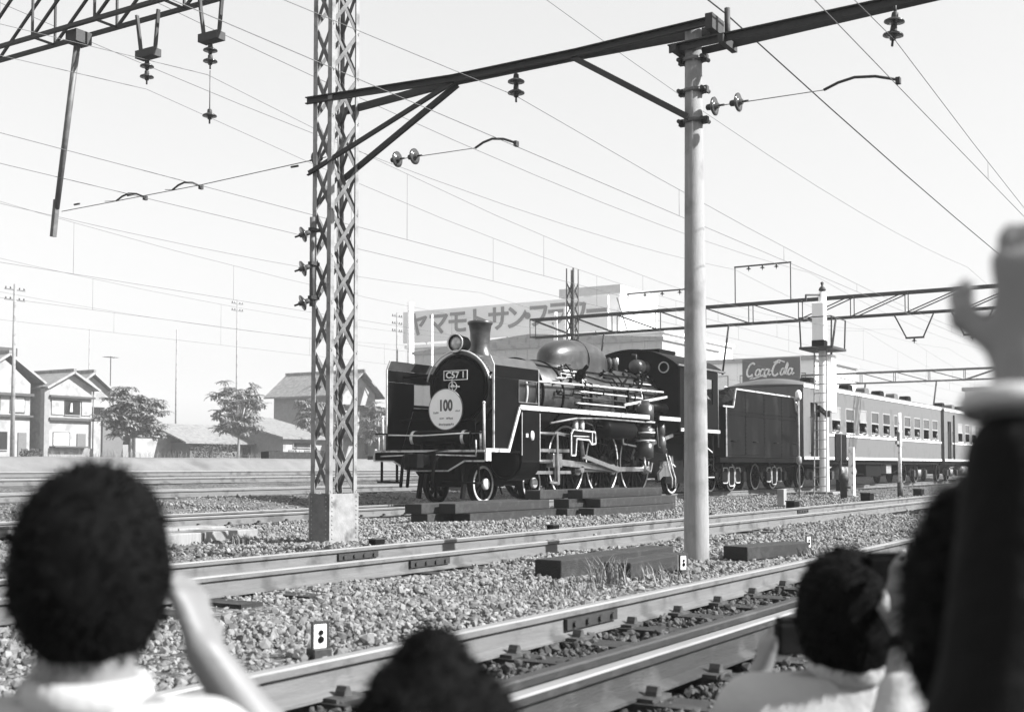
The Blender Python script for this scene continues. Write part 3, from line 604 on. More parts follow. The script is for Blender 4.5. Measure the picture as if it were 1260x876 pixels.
dm = P('dome', dome(), BOILER); O('dome_band', MB().tube([(6.0, .515*math.cos(a), 3.38 + .53*math.sin(a)) for a in np.linspace(-.3, math.pi+.3, 21)], .012, 5), BLACK, dm)
O('sand_pipe', MB().tube([(5.4,-.5,3.1),(5.3,-.8,2.75),(5.0,-.86,2.3),(4.7,-.88,2.06)], .022, 6), BLACK, dm); O('sand_pipe', MB().tube([(6.6,-.5,3.1),(6.7,-.8,2.75),(6.7,-.9,2.3)], .022, 6), BLACK, dm)
for k in range(2): P('safety_valve', MB().lathe([(.07,3.2),(.07,3.42),(.09,3.44),(.08,3.56),(.03,3.62),(0,3.62)], (8.05+.28*k, 0, 0), n=12), DARKIRON)
P('whistle', MB().lathe([(.03,3.2),(.03,3.5),(.05,3.5),(.05,3.66),(0,3.7)], (8.9, .2, 0), n=10), SILVER)
dy = P('turbo_generator', MB().lathe([(0,-.34),(.16,-.32),(.19,-.2),(.19,.02),(.13,.04),(.13,.26),(.17,.28),(.17,.34),(0,.36)], (9.0,-.42,3.42), (1,0,0), 20), BOILER)
O('generator_pipe', MB().tube([(8.8,-.42,3.55),(8.8,-.42,3.72),(8.8,-.3,3.74)], .03, 8), DARKIRON, dy); O('generator_stand', MB().box(8.8, 9.2, -.55, -.3, 3.1, 3.25), BLACK, dy)
# boiler bands and pipework
for x in (3.24, 4.15, 5.1, 7.35, 8.35): P('boiler_band', MB().lathe([(.842 + (x-3.2)*.0075,-.03),(.842 + (x-3.2)*.0075,.03)], (x,0,BC), (1,0,0), 48), BLACK)
for x in (2.55, 3.0): P('pipe_band', MB().tube([(x, -.815*math.cos(a), BC + .815*math.sin(a)) for a in np.linspace(-.42, .28, 9)], .03, 6), LINING)
P('handrail', MB().tube([(2.3,-.92,2.64),(5,-.94,2.68),(9.3,-.97,2.74)], .028, 8), LINING)
for x in np.arange(2.6, 9.2, 1.1): P('handrail_knob', MB().cyl((x,-.78,2.62 + (x-2.3)*.015), (x,-.935,2.645 + (x-2.3)*.0145), .02, n=6), BLACK)
for k, (z, xa, xb) in enumerate(((2.66, 5.0, 7.1), (2.52, 4.7, 7.15), (2.38, 4.75, 7.1), (2.24, 4.55, 7.05))):
    P('cooling_pipe', MB().tube([(xa,-.93,z),(xa+.06,-.99,z),(xb-.06,-.99,z),(xb,-.93,z)], .02, 8), SILVER if k % 2 else BOILER)
for x in (5.3, 6.6, 7.25): P('pipe_clip', MB().box(x-.02, x+.02, -.97, -.9, 2.18, 2.74), BLACK)
for pts, r in (([(2.4,-.45,3.12),(4.4,-.55,3.06),(7.4,-.62,3.06),(9.4,-.64,3.1)], .02), ([(4.3,-.7,2.9),(5.5,-.66,2.96),(6.4,-.75,2.86),(9.4,-.8,2.9)], .016), ([(7.0,-.83,2.7),(7.6,-.7,2.95),(8.3,-.45,3.15)], .03), ([(4.5,-.82,2.7),(4.9,-.62,3.0),(5.4,-.56,3.06)], .035), ([(7.6,-.92,2.1),(7.7,-.93,2.6),(8.2,-.86,2.85),(8.9,-.6,3.2)], .03), ([(8.4,-.95,2.1),(8.45,-.95,2.5),(8.9,-.93,2.65),(9.4,-.92,2.65)], .035)):
    P('boiler_pipe', MB().tube(pts, r, 7), BLACK)
rnp = random.Random(21)
for k in range(16):
    x0_ = rnp.uniform(3.6, 8.6); a0_ = rnp.uniform(-.1, .9); a1_ = a0_ + rnp.uniform(-.5, .5); ln_ = rnp.uniform(.3, 1.6); rr_ = .87 + rnp.uniform(.0, .05)
    pp_ = lambda x, a: (x, -rr_*math.cos(a), BC + rr_*math.sin(a))
    P('boiler_pipe', MB().tube([pp_(x0_, a0_), pp_(x0_ + ln_*.45, a0_), pp_(x0_ + ln_*.55, a1_), pp_(x0_ + ln_, a1_)], rnp.choice((.012, .018, .026)), 6), rnp.choice((BLACK, BOILER, SILVER)))
for k in range(14):
    x0_ = rnp.uniform(3.5, 9.0); a0_ = rnp.uniform(-.1, 1.1); c_ = Vector((x0_, -.88*math.cos(a0_), BC + .88*math.sin(a0_))); d_ = Vector((0, -math.cos(a0_), math.sin(a0_)))
    P('valve_fitting', MB().lathe([(.03,-.03),(.05,.0),(.05,.06),(.025,.07),(.025,.11),(.045,.115),(.045,.135),(0,.14)], c_, d_, 10), rnp.choice((BLACK, BOILER, DARKIRON)))
for k in range(9):
    x0_ = rnp.uniform(2.6, 8.8); z_ = rnp.uniform(1.2, 1.85)
    P('under_pipe', MB().tube([(x0_, -1.15, 1.95), (x0_, -1.2, z_), (x0_ + rnp.uniform(.2, .9), -1.15, z_ - .05), (x0_ + rnp.uniform(.9, 1.2), -.95, z_ - .35)], rnp.choice((.014, .02, .028)), 6), rnp.choice((BLACK, DARKIRON, STEEL)))
rv = MB()
for x in np.arange(1.25, 3.2, .09): 
    for a in (-.4, .35): rv.ball((x, -.802*math.cos(a), BC + .802*math.sin(a)), .012, 6, 4)
for a in np.arange(-.6, 1.9, .09):
    for x in (1.2, 3.14): rv.ball((x, -.802*math.cos(a), BC + .802*math.sin(a)), .012, 6, 4)
tag(P('rivet', rv, BLACK), kind='stuff')
P('clack_valve', MB().lathe([(.09,0),(.11,.05),(.11,.2),(.05,.26),(.05,.4),(0,.42)], (5.0,-.72,2.86), (0,-.7,.7), 12), BLACK)
P('injector', MB().cyl((8.3,-1.0,2.3), (9.3,-1.0,2.3), .13, n=14).cyl((8.0,-1.0,2.25), (8.3,-1.0,2.3), .07, n=10), BLACK)
P('reversing_rod', MB().bar((6.9,-1.02,2.3), (9.4,-1.05,2.62), .03, .06), SILVER)
# running boards, deck, front beam
for s in (-1, 1):
    for xa, xb in ((1.3, 7.55), (8.15, 9.44)):
        P('running_board', MB().box(xa, xb, min(s*.72, s*1.38), max(s*.72, s*1.38), 1.98, 2.025), BLACK)
        P('running_board_edge', MB().box(xa, xb, min(s*1.384, s*1.41), max(s*1.384, s*1.41), 1.955, 2.055), LINING)
    P('stair_edge', MB().bar((1.3, s*1.395, 2.0), (.86, s*1.395, 1.1), .03, .075, up=(1,0,0)), LINING)
    P('stair_plate', MB().bar((1.32, s*1.0, 1.98), (.9, s*1.0, 1.1), .74, .02, up=(1,0,0)), BLACK)
    P('deck_edge', MB().box(-.02, .88, min(s*1.385, s*1.415), max(s*1.385, s*1.415), 1.06, 1.135), LINING)
    P('corner_plate', MB().box(-.035, .16, min(s*1.386, s*1.42), max(s*1.386, s*1.42), .88, 1.055), LINING)
P('front_deck', MB().box(0, 1.5, -1.38, 1.38, 1.05, 1.09), BLACK)
bp = [(-1.38,1.05),(-1.38,.88),(-.9,.88),(-.5,.68),(.5,.68),(.9,.88),(1.38,.88),(1.38,1.05)]
P('front_beam', MB().prism(bp, (-.02,0,0), (0,1,0), (0,0,1), (.06,0,0)), BLACK)
P('beam_top_edge', MB().box(-.045, -.022, -1.385, 1.385, 1.062, 1.105), LINING)
eb = MB()
for a, b in zip(bp[1:6], bp[2:7]): eb.bar((-.035, a[0], a[1]), (-.035, b[0], b[1]), .022, .03)
P('beam_lower_edge', eb, LINING)
P('coupler', MB().box(-.42, .1, -.1, .1, .78, 1.0).box(-.62, -.4, -.16, .16, .74, 1.02).cyl((-.55,.11,.7), (-.55,.11,1.05), .09, n=12).bar((-.1,.2,1.02), (-.1,-.55,1.12), .03, .03), BLACKM, bevel=.02)
P('buffer_stop', MB().box(-.1, 0, -.24, .24, .7, 1.05), BLACKM)
for y, xo in ((-.3, -.2), (.32, -.2), (.55, -.12)):
    P('brake_hose', MB().tube([(.0,y,.95),(-.12,y,.98),(xo-.05,y,.8),(xo-.02,y+.05,.5),(xo+.05,y+.12,.35)], .035, 7), BLACKM)
for y in (-1.05, 1.05):
    P('lamp_iron', MB().bar((-.05,y,1.1), (-.05,y,1.45), .03, .03).bar((-.05, y-.0, 1.45), (-.05, y+.3*(1 if y>0 else -1), 1.45), .03, .03), BLACK)
    P('guard_iron', MB().bar((.55, y*.53, .8), (.4, y*.53, .1), .05, .12), BLACKM)
P('step_plate', MB().box(-.12, .12, .78, 1.25, .42, .46).bar((0, .82, .44), (0, .82, .9), .04, .04).bar((0, 1.22, .44), (0, 1.22, .9), .04, .04), BLACKM)
P('step_plate', MB().box(-.12, .12, -1.25, -.78, .42, .46).bar((0, -.82, .44), (0, -.82, .9), .04, .04).bar((0, -1.22, .44), (0, -1.22, .9), .04, .04), BLACKM)
P('uncoupling_lever', MB().tube([(-.06,-1.2,.98),(-.08,-.4,1.0),(-.08,.4,1.0),(-.06,1.2,.98)], .016, 6).tube([(-.06,-1.2,.98),(-.1,-1.22,1.3)], .016, 6), LINING)
P('front_tank', MB().lathe([(0,-.78),(.11,-.76),(.155,-.72),(.155,.72),(.11,.76),(0,.78)], (.42,.02,1.36), (0,1,0), 28), BLACK)
for y in (-.62, .66): P('tank_strap', MB().lathe([(.16,-.035),(.16,.035)], (.42,y,1.36), (0,1,0), 28), SILVER); P('tank_saddle', MB().box(.32, .52, y-.05, y+.05, 1.09, 1.25), BLACK)
P('deck_handrail', MB().tube([(.0,-1.3,1.45),(.0,-.6,1.43),(.0,.2,1.4),(0,1.3,1.43)], .016, 6).tube([(0,1.3,1.1),(0,1.3,1.43)], .016, 6), SILVER)
for y, h in ((-1.28, 1.8), (-1.2, 1.45), (1.28, 1.8)): P('handrail_post', MB().cyl((.12,y,1.09), (.1,y,h+.25 if y==-1.28 else h), .025, n=8).ball((.1,y,(h+.25 if y==-1.28 else h)), .035, 8, 6), LINING)
P('cylinder_saddle', MB().box(1.3, 2.2, -.7, .7, 1.05, 1.75), BLACKM)
P('saddle_plate', MB().prism([(-.5,1.09),(.5,1.09),(.38,1.75),(-.38,1.75)], (1.1,0,0), (0,1,0), (0,0,1), (.05,0,0)), BLACKM)
# smoke deflectors (upper strip leans inwards; inspection opening low at the rear)
for s in (-1, 1):
    y = s*1.36; d = MB(); w_ = (0, -s*.012, 0)
    d.prism([(.35,1.1),(.86,1.1),(1.3,2.07),(1.3,2.58),(.35,2.58)], (0,y,0), (1,0,0), (0,0,1), w_)
    d.prism([(.35,2.583),(2.1,2.583),(2.1,2.83),(.35,2.83)], (0,y,0), (1,0,0), (0,0,1), w_)
    d.prism([(2.06,2.07),(2.1,2.07),(2.1,2.58),(2.06,2.58)], (0,y,0), (1,0,0), (0,0,1), w_).prism([(1.3,2.06),(2.06,2.06),(2.06,2.1),(1.3,2.1)], (0,y,0), (1,0,0), (0,0,1), w_)
    q = P('smoke_deflector', d, BLACK)
    O('deflector_top', MB().prism([(.35,0),(2.1,0),(2.1,.13),(2.04,.19),(1.96,.21),(.42,.21),(.35,.2)], (0,y,2.833), (1,0,0), (0,-s*.42,.9), w_), SKYSHEEN, q)
    O('opening_edge', MB().box(1.3, 2.06, y-.016, y+.016, 2.1, 2.118).box(1.286, 1.3, y-.016, y+.016, 2.1, 2.58).box(1.3, 2.06, y-.016, y+.016, 2.566, 2.58), IRON, q)
    O('deflector_edge', MB().box(.325, .348, y-.018, y+.018, 1.1, 2.84).bar((.337,y,2.84), (.337,y-s*.09,3.03), .022, .03), LINING if s < 0 else SILVER, q)
    for z, x in ((2.7, .9), (2.7, 1.7), (1.75, .75)): O('deflector_stay', MB().bar((x, y-s*.02, z), (x+.3, s*.7, z+.05), .03, .05), BLACK, q)
    O('rear_edge', MB().box(2.103, 2.118, y-.015, y+.015, 2.07, 2.84), SILVER, q)
# cylinders
for s in (-1, 1):
    prof = [(-1.4,1.93),(-1.4,.9)] + [(-1.0 + .41*math.cos(a), .88 + .41*math.sin(a)) for a in np.linspace(math.pi*1.02, math.pi*1.98, 13)] + [(-.6,.9),(-.6,1.93)]
    prof = [(p[0]*-s, p[1]) for p in prof]
    c_ = P('cylinder', MB().prism(prof, (1.35,0,0), (0,1,0), (0,0,1), (.74,0,0)), BLACK)
    O('cylinder_cover', MB().lathe([(.0,-.09),(.3,-.08),(.34,-.03),(.36,0)], (1.345, s*1.0, .88), (1,0,0), 28), BLACK, c_)
    O('valve_cover', MB().lathe([(.0,-.14),(.12,-.13),(.15,-.04),(.17,0)], (1.345, s*1.02, 1.5), (1,0,0), 20), BLACK, c_)
    O('cover_edge', MB().box(1.342, 1.356, s*1.412-.008, s*1.412+.008, 1.0, 1.9).box(2.078, 2.092, s*1.412-.008, s*1.412+.008, .9, 1.9), SILVER, c_)
    O('drain_cock', MB().lathe([(0,-.03),(.1,-.02),(.11,.0)], (1.78, s*1.4, 1.42), (0,-s,0), 18, sq=.7).box(1.5, 1.58, s*1.41-.02, s*1.41+.02, 1.38, 1.46), SILVER, c_)
    O('rear_cover', MB().lathe([(.33,0),(.3,.06),(.1,.1),(.08,.3)], (2.09, s*1.0, .88), (1,0,0), 24).lathe([(.15,0),(.14,.1),(.05,.2)], (2.09, s*1.02, 1.5), (1,0,0), 16), STEEL, c_)
# frames, wheels
for s in (-1, 1): P('main_frame', MB().box(.3, 11.8, s*.4-.03, s*.4+.03, .62, 1.4), BLACKM)
P('firebox', MB().prism([(-.8,1.2),(.8,1.2),(.82,2.3),(-.82,2.3)], (7.5,0,0), (0,1,0), (0,0,1), (1.9,0,0)), BLACKM); P('ashpan', MB().prism([(-.5,.45),(.5,.45),(.75,1.2),(-.75,1.2)], (8.9,0,0), (0,1,0), (0,0,1), (1.2,0,0)), BLACKM)
P('frame_stretcher', MB().box(2.3, 3.6, -.4, .4, .75, 1.5).box(5.2, 5.7, -.4, .4, .7, 1.6).box(7.0, 7.4, -.4, .4, .7, 1.6), BLACKM)
def wheel_parts(r, nsp, counter=False):
    ty = MB().lathe([(r-.075,-.065),(r-.075,.065),(r+.022,.065),(r+.026,.05),(r+.006,.03),(r,.02),(r-.006,-.06),(r-.012,-.065)], (0,0,0), (0,1,0), 40, ring=True)
    ed = MB().lathe([(r-.066,-.07),(r-.014,-.07),(r-.014,-.06),(r-.066,-.06)], (0,0,0), (0,1,0), 40, ring=True)
    hb = MB().lathe([(0,-.1),(.5*r*.42,-.1),(.5*r*.46,-.08),(.5*r*.5,.05),(0,.05)], (0,0,0), (0,1,0), 20)
    if counter:
        a0, a1 = -.62, .62; pts = [((r-.08)*math.cos(a), (r-.08)*math.sin(a)) for a in np.linspace(a0, a1, 9)]; 
        hb.prism(pts, (0,-.05,0), (1,0,0), (0,0,1), (0,.1,0))
    sp = MB().prism([(r*.18,-.035),(r-.06,-.026),(r-.06,.026),(r*.18,.035)], (0,-.03,0), (1,0,0), (0,0,1), (0,.06,0))
    return ty.mesh('tyre', BLACK), ed.mesh('tyre_edge', SILVER), hb.mesh('wheel', BLACK), sp.mesh('spoke', BLACK), nsp
WH = {'p': wheel_parts(.4, 9), 'd': wheel_parts(.875, 15, True), 't': wheel_parts(.43, 9)}
def wheel(name, kind, par, x, y, rot=0., cap=True):
    ty, ed, hb, sp, n = WH[kind]; s = -1 if y < 0 else 1; r = {'p': .4, 'd': .875, 't': .43}[kind]
    w_ = O(name, hb, None, par, (x, y, r), (0, rot, 0 if s < 0 else math.pi))
    O('tyre', ty, None, w_); O('tyre_edge', ed, None, w_)
    for k in range(n): O('spoke', sp, None, w_, rot=(0, 2*math.pi*k/n, 0))
    if cap: O('axle_cap', AXCAP, None, w_)
    return w_
AXCAP = MB().lathe([(0,-.17),(.1,-.165),(.12,-.14),(.12,-.09)], (0,0,0), (0,1,0), 20).mesh('axle_cap', SILVER)
for x in (1.05, 3.02):
    for s in (-1, 1): wheel('pilot_wheel', 'p', loco, x, s*.58, random.random())
    P('axle', MB().cyl((x,-.5,.4), (x,.5,.4), .07, n=10), BLACKM)
P('pilot_bogie_frame', MB().box(.75, 3.3, -.44, -.38, .35, .62).box(.75, 3.3, .38, .44, .35, .62).box(1.7, 2.4, -.4, .4, .4, .7), BLACKM)
DX = (4.6, 6.42, 8.24); CR = R(205)
for x in DX:
    for s in (-1, 1): wheel('driving_wheel', 'd', loco, x, s*.58, R(25) if s < 0 else R(115), False)
    P('axle', MB().cyl((x,-.5,.875), (x,.5,.875), .1, n=10), BLACKM)
for s in (-1, 1): wheel('trailing_wheel', 't', loco, 10.55, s*.58, .3)
for s in (-1, 1): P('trailing_frame', MB().box(9.7, 11.4, s*.825-.025, s*.825+.025, .3, .75), BLACKM)
pin = lambda x: (x + .33*math.cos(CR+math.pi/2*1.35), .875 + .33*math.sin(CR+math.pi/2*1.35))
for s in (-1, 1):
    yr = s*.78; pp = [pin(x) for x in DX]
    P('coupling_rod', MB().bar((pp[0][0]-.12, yr, pp[0][1]), (pp[2][0]+.12, yr, pp[2][1]), .06, .12), STEEL, bevel=.01)
    for p in pp: P('crank_pin', MB().cyl((p[0], s*.62, p[1]), (p[0], s*.93, p[1]), .085, n=16).cyl((p[0], s*.74, p[1]), (p[0], s*.82, p[1]), .13, n=18), STEEL)
    P('connecting_rod', MB().bar((3.45, s*.9, .88), (pp[1][0]+.1, s*.9, pp[1][1]), .06, .15), STEEL, bevel=.012)
    P('piston_rod', MB().cyl((2.2, s*1.0, .88), (3.4, s*1.0, .88), .045, n=10), STEEL)
    P('crosshead', MB().box(3.22, 3.62, s*1.0-.1, s*1.0+.1, .74, 1.06).box(3.3, 3.5, s*1.08-.03, s*1.08+.03, .35, .8), STEEL, bevel=.02)
    P('slide_bar', MB().box(2.3, 4.1, s*1.0-.05, s*1.0+.05, 1.09, 1.16), STEEL); P('slide_bar', MB().box(2.3, 4.1, s*1.0-.05, s*1.0+.05, .6, .67), STEEL)
    P('combination_lever', MB().bar((3.35, s*1.14, .4), (3.3, s*1.14, 1.5), .03, .07), STEEL)
    P('valve_rod', MB().cyl((2.2, s*1.05, 1.5), (3.5, s*1.05, 1.5), .035, n=8), STEEL)
    P('radius_rod', MB().bar((3.3, s*1.08, 1.52), (4.75, s*1.08, 1.42), .03, .07), STEEL)
    P('eccentric_rod', MB().bar((4.6, s*1.05, 1.02), (pp[1][0]-.1, s*1.02, .68), .04, .1), STEEL)
    P('return_crank', MB().bar((pp[1][0], s*.98, pp[1][1]), (pp[1][0]-.22, s*.98, .72), .05, .11), STEEL)
    P('union_link', MB().bar((3.35, s*1.14, .4), (3.0, s*1.12, .42), .03, .05), STEEL)
    k = MB(); br = [(3.75,1.02),(3.75,1.5),(3.85,1.6),(4.9,1.57),(4.93,1.3),(4.72,1.28),(4.6,1.38),(4.0,1.4),(3.95,1.02)]
    for a, b in zip(br, br[1:] + br[:1]): k.bar((a[0], s*1.25, a[1]), (b[0], s*1.25, b[1]), .03, .035)
    k.bar((4.75, s*1.25, 1.57), (4.75, s*1.25, 1.3), .03, .03).bar((3.85, s*1.25, 1.46), (4.6, s*1.25, 1.46), .02, .02)
    P('link_bracket_edge', k, LINING)
    P('link_bracket', MB().prism([(3.95,1.0),(3.76,1.0),(3.76,1.5),(3.86,1.59),(4.9,1.56),(4.92,1.31),(4.72,1.29),(4.6,1.39),(3.95,1.41)], (0, s*1.2, 0), (1,0,0), (0,0,1), (0, s*.04, 0)), BLACK)
    P('expansion_link', MB().tube([(4.45, s*1.1, 1.75),(4.5, s*1.1, 1.5),(4.52, s*1.1, 1.25),(4.6, s*1.1, 1.0)], .05, 8), STEEL)
    for x in (4.12, 4.42): P('oil_cup', MB().lathe([(.05,1.6),(.07,1.64),(.07,1.82),(.04,1.86),(0,1.88)], (x, s*1.15, 0), n=10), SILVER)
    P('air_reservoir', MB().lathe([(0,5.45),(.2,5.5),(.23,5.58),(.23,6.95),(.2,7.03),(0,7.08)], (0, s*1.12, 1.66), (1,0,0), 24), BLACK)
    P('lower_pipe', MB().tube([(2.9,s*1.2,1.72),(3.9,s*1.3,1.86),(5.2,s*1.32,1.9),(7.4,s*1.32,1.88)], .026, 7), IRONL)
    for x in DX: P('brake_hanger', MB().bar((x-.98, s*.6, .95), (x-.95, s*.6, .35), .1, .07).bar((x-.94, s*.6, .62), (x-.9, s*.6, .3), .12, .08), BLACKM)
    P('sand_pipe', MB().tube([(3.5,s*.75,1.3),(3.6,s*.72,.7),(3.72,s*.58,.12)], .02, 6), BLACKM)
    P('cab_step', MB().tube([(9.0,s*1.18,1.1),(9.15,s*1.2,.7),(9.3,s*1.22,.45),(9.3,s*1.22,.2)], .02, 6).tube([(9.2,s*1.18,1.05),(9.4,s*1.2,.66),(9.5,s*1.22,.45),(9.5,s*1.22,.2)], .02, 6), LINING)
# air pump
pu = P('air_pump', MB().lathe([(.1,.95),(.2,1.0),(.21,1.35),(.12,1.38),(.12,1.5),(.23,1.52),(.24,1.72),(.15,1.75),(.15,1.85),(.22,1.88),(.22,2.32),(.12,2.36),(.1,2.44)], (7.72,-1.2,0), n=24), BOILER)
for z in (1.42, 1.62, 1.88): O('pump_band', MB().lathe([(.245,-.02),(.25,-.02),(.25,.02),(.245,.02)], (7.72,-1.2,z), n=24, ring=True), SILVER, pu)
O('pump_pipe', MB().tube([(7.55,-1.25,1.0),(7.5,-1.3,.7),(7.8,-1.3,.62),(8.0,-1.25,.85)], .03, 7), STEEL, pu); O('pump_bracket', MB().box(7.5, 7.95, -1.0, -.7, 1.2, 2.2), BLACK, pu)
P('feed_pump', MB().lathe([(.08,1.1),(.14,1.15),(.14,1.5),(.08,1.55),(.12,1.6),(.12,1.9),(0,1.94)], (8.75,-1.15,0), n=18), BOILER)
P('ash_gear', MB().bar((8.3,-1.1,1.35),(9.6,-1.1,1.6),.05,.09).bar((8.6,-1.15,.5),(9.8,-1.0,.95),.06,.2).box(9.0,9.5,-1.1,-1.0,.5,.9), STEEL)
# cab
cx0, cx1, cz0 = 9.45, 12.1, 1.72
arc = [(1.4*math.sin(a)/math.sin(.85), 3.46 + .48*(math.cos(a)-math.cos(.85))/(1-math.cos(.85))) for a in np.linspace(-.85, .85, 15)]
P('cab_front', MB().prism([(-1.36,1.72),(1.36,1.72)] + [(y*.97, z-.01) for y, z in arc[::-1]], (cx0,0,0), (0,1,0), (0,0,1), (.03,0,0)), BLACK)
for s in (-1, 1):
    f_ = P('porthole', MB().lathe([(.125,-.02),(.155,-.02),(.155,.0),(.125,.0)], (cx0-.003, s*.93, 3.42), (1,0,0), 28, ring=True), SILVER); O('pane', MB().lathe([(0,-.006),(.125,-.006)], (cx0-.002, s*.93, 3.42), (1,0,0), 24), GLASS, f_)
    ya, yb = sorted((s*1.34, s*1.38)); wl = MB()
    wl.box(cx0+.03, cx1, ya, yb, cz0, 2.5).box(cx0+.03, 9.75, ya, yb, 2.5, 3.2).box(10.55, 10.65, ya, yb, 2.5, 3.2).box(11.75, cx1, ya, yb, 2.5, 3.2).box(cx0+.03, cx1, ya, yb, 3.2, 3.5)
    P('cab_side', wl, BLACK); f_ = P('cab_window', MB().box(9.75,10.55,ya+.01,yb-.01,2.5,2.54).box(9.75,9.79,ya+.01,yb-.01,2.54,3.2).box(10.51,10.55,ya+.01,yb-.01,2.54,3.2), BLACK)
    O('pane', MB().box(9.79,10.51,ya+.018,yb-.018,2.54,3.2), GLASS, f_)
    P('cab_sill_edge', MB().box(cx0+.03, cx1+.1, min(s*1.383, s*1.41), max(s*1.383, s*1.41), 1.7, 1.79), LINING)
    P('cab_grab_rail', MB().tube([(cx1+.08,s*1.36,1.3),(cx1+.06,s*1.36,3.4)], .018, 6), IRON)
    P('cab_footstep', MB().bar((11.4,s*1.3,1.7),(11.4,s*1.3,.45),.03,.05).bar((11.9,s*1.3,1.7),(11.9,s*1.3,.45),.03,.05).box(11.38,11.92,min(s*1.1,s*1.32),max(s*1.1,s*1.32),.45,.48).box(11.38,11.92,min(s*1.1,s*1.32),max(s*1.1,s*1.32),.95,.98), BLACKM)
    P('footstep_edge', MB().bar((11.4,s*1.33,.46),(11.92,s*1.33,.46),.02,.03), LINING); P('white_pipe', MB().bar((11.0,s*1.3,1.45),(11.9,s*1.3,1.15),.02,.03), LINING)
rf = MB(); 
for sgn in (0,): rf.prism(arc + [(y*.985, z-.035) for y, z in arc[::-1]], (9.3,0,0), (0,1,0), (0,0,1), (3.3,0,0))
ro = P('cab_roof', rf, BLACK); O('roof_vent', MB().box(10.3, 11.4, -.4, .4, 3.92, 4.02), BLACK, ro); O('roof_gutter', MB().box(9.3, 12.6, -1.425, -1.4, 3.44, 3.49), IRON, ro)
P('cab_floor', MB().box(cx0, 12.4, -1.3, 1.3, 1.66, 1.72), BLACKM); P('backhead', MB().box(9.6, 10.1, -.8, .8, 1.72, 3.1), BLACKM)
# ------------------------------------------------------------ tender
tend = T('tender', 'black locomotive tender with white-lined sides and white-outlined bogie frames', 'tender', (LX, LY, 0))
def Q(name, mb, m, parent=None, **k): return O(name, mb, m, tend if parent is None else parent, **k)
to = [(12.72,1.03),(12.72,2.5),(13.28,2.5),(13.48,3.04),(18.68,3.04),(18.9,2.58),(19.08,2.5),(19.08,1.03)]
for s in (-1, 1):
    Q('side_panel', MB().prism(to, (0, s*1.37, 0), (1,0,0), (0,0,1), (0, -s*.03, 0)), TENDP)
    e_ = MB()
    for a, b in zip(to[1:6], to[2:7]): e_.bar((a[0], s*1.38, a[1]), (b[0], s*1.38, b[1]), .045, .045)
    e_.bar((12.73, s*1.38, 1.05), (12.73, s*1.38, 2.5), .03, .035).bar((12.5, s*1.38, 2.5), (12.75, s*1.38, 2.5), .03, .045)
    Q('side_edge', e_, LINING)
    for x in (14.3, 15.9, 17.5): Q('panel_seam', MB().box(x-.03, x+.03, min(s*1.371,s*1.376), max(s*1.371,s*1.376), 1.06, 2.98), BLACK)
    Q('seam_rivets', MB().box(12.8, 19.0, min(s*1.371,s*1.377), max(s*1.371,s*1.377), 2.3, 2.34), BLACK)
rv = MB()
for x in np.arange(12.85, 19.0, .12):
    for z in (1.1, 2.26, 2.38): rv.ball((x, -1.372, z), .012, 6, 4)
for z in np.arange(1.15, 2.95, .12):
    for x in (14.24, 14.36, 15.84, 15.96, 17.44, 17.56): rv.ball((x, -1.372, z), .012, 6, 4)
tag(Q('rivet', rv, BLACK), kind='stuff')
for x in (13.1, 14.9, 16.7, 18.6): Q('side_ladder_rung', MB().tube([(x, -1.37, 1.5), (x, -1.43, 1.5), (x + .3, -1.43, 1.5), (x + .3, -1.37, 1.5)], .014, 5), BLACK)
Q('front_panel', MB().box(12.72, 12.76, -1.34, 1.34, 1.03, 2.5), BLACK); Q('rear_panel', MB().box(19.04, 19.08, -1.34, 1.34, 1.03, 2.5), BLACK)
Q('tank_top', MB().box(12.76, 19.04, -1.34, 1.34, 2.4, 2.46), BLACKM)
Q('underframe', MB().box(12.3, 19.25, -1.36, -1.2, .88, 1.02).box(12.3, 19.25, 1.2, 1.36, .88, 1.02).box(12.3, 19.25, -.35, .35, .75, 1.02).box(19.08, 19.25, -1.36, 1.36, .8, 1.1), BLACK, bevel=.01)
def coal():
    nx, ny = 34, 16; vs = []; fs = []
    for i in range(nx):
        for j in range(ny):
            u, v = i/(nx-1), j/(ny-1); e = min(1, 4*min(u, 1-u))*min(1, 5*min(v, 1-v))
            vs.append((13.5 + u*4.2, -1.3 + v*2.6, 2.5 + e*(.62*(1-.5*u)) + random.uniform(0, .14)*e))
    for i in range(nx-1):
        for j in range(ny-1): a = i*ny+j; fs.append((a, a+ny, a+ny+1, a+1))
    return MB().add(vs, fs)
Q('coal', coal(), BLACKM)
Q('rear_frame', MB().tube([(19.1,-1.2,1.9),(19.35,-1.25,1.95),(19.42,-1.25,2.1),(19.42,-1.25,2.75),(19.3,-1.25,2.9),(19.1,-1.22,2.88)], .03, 7), LINING)
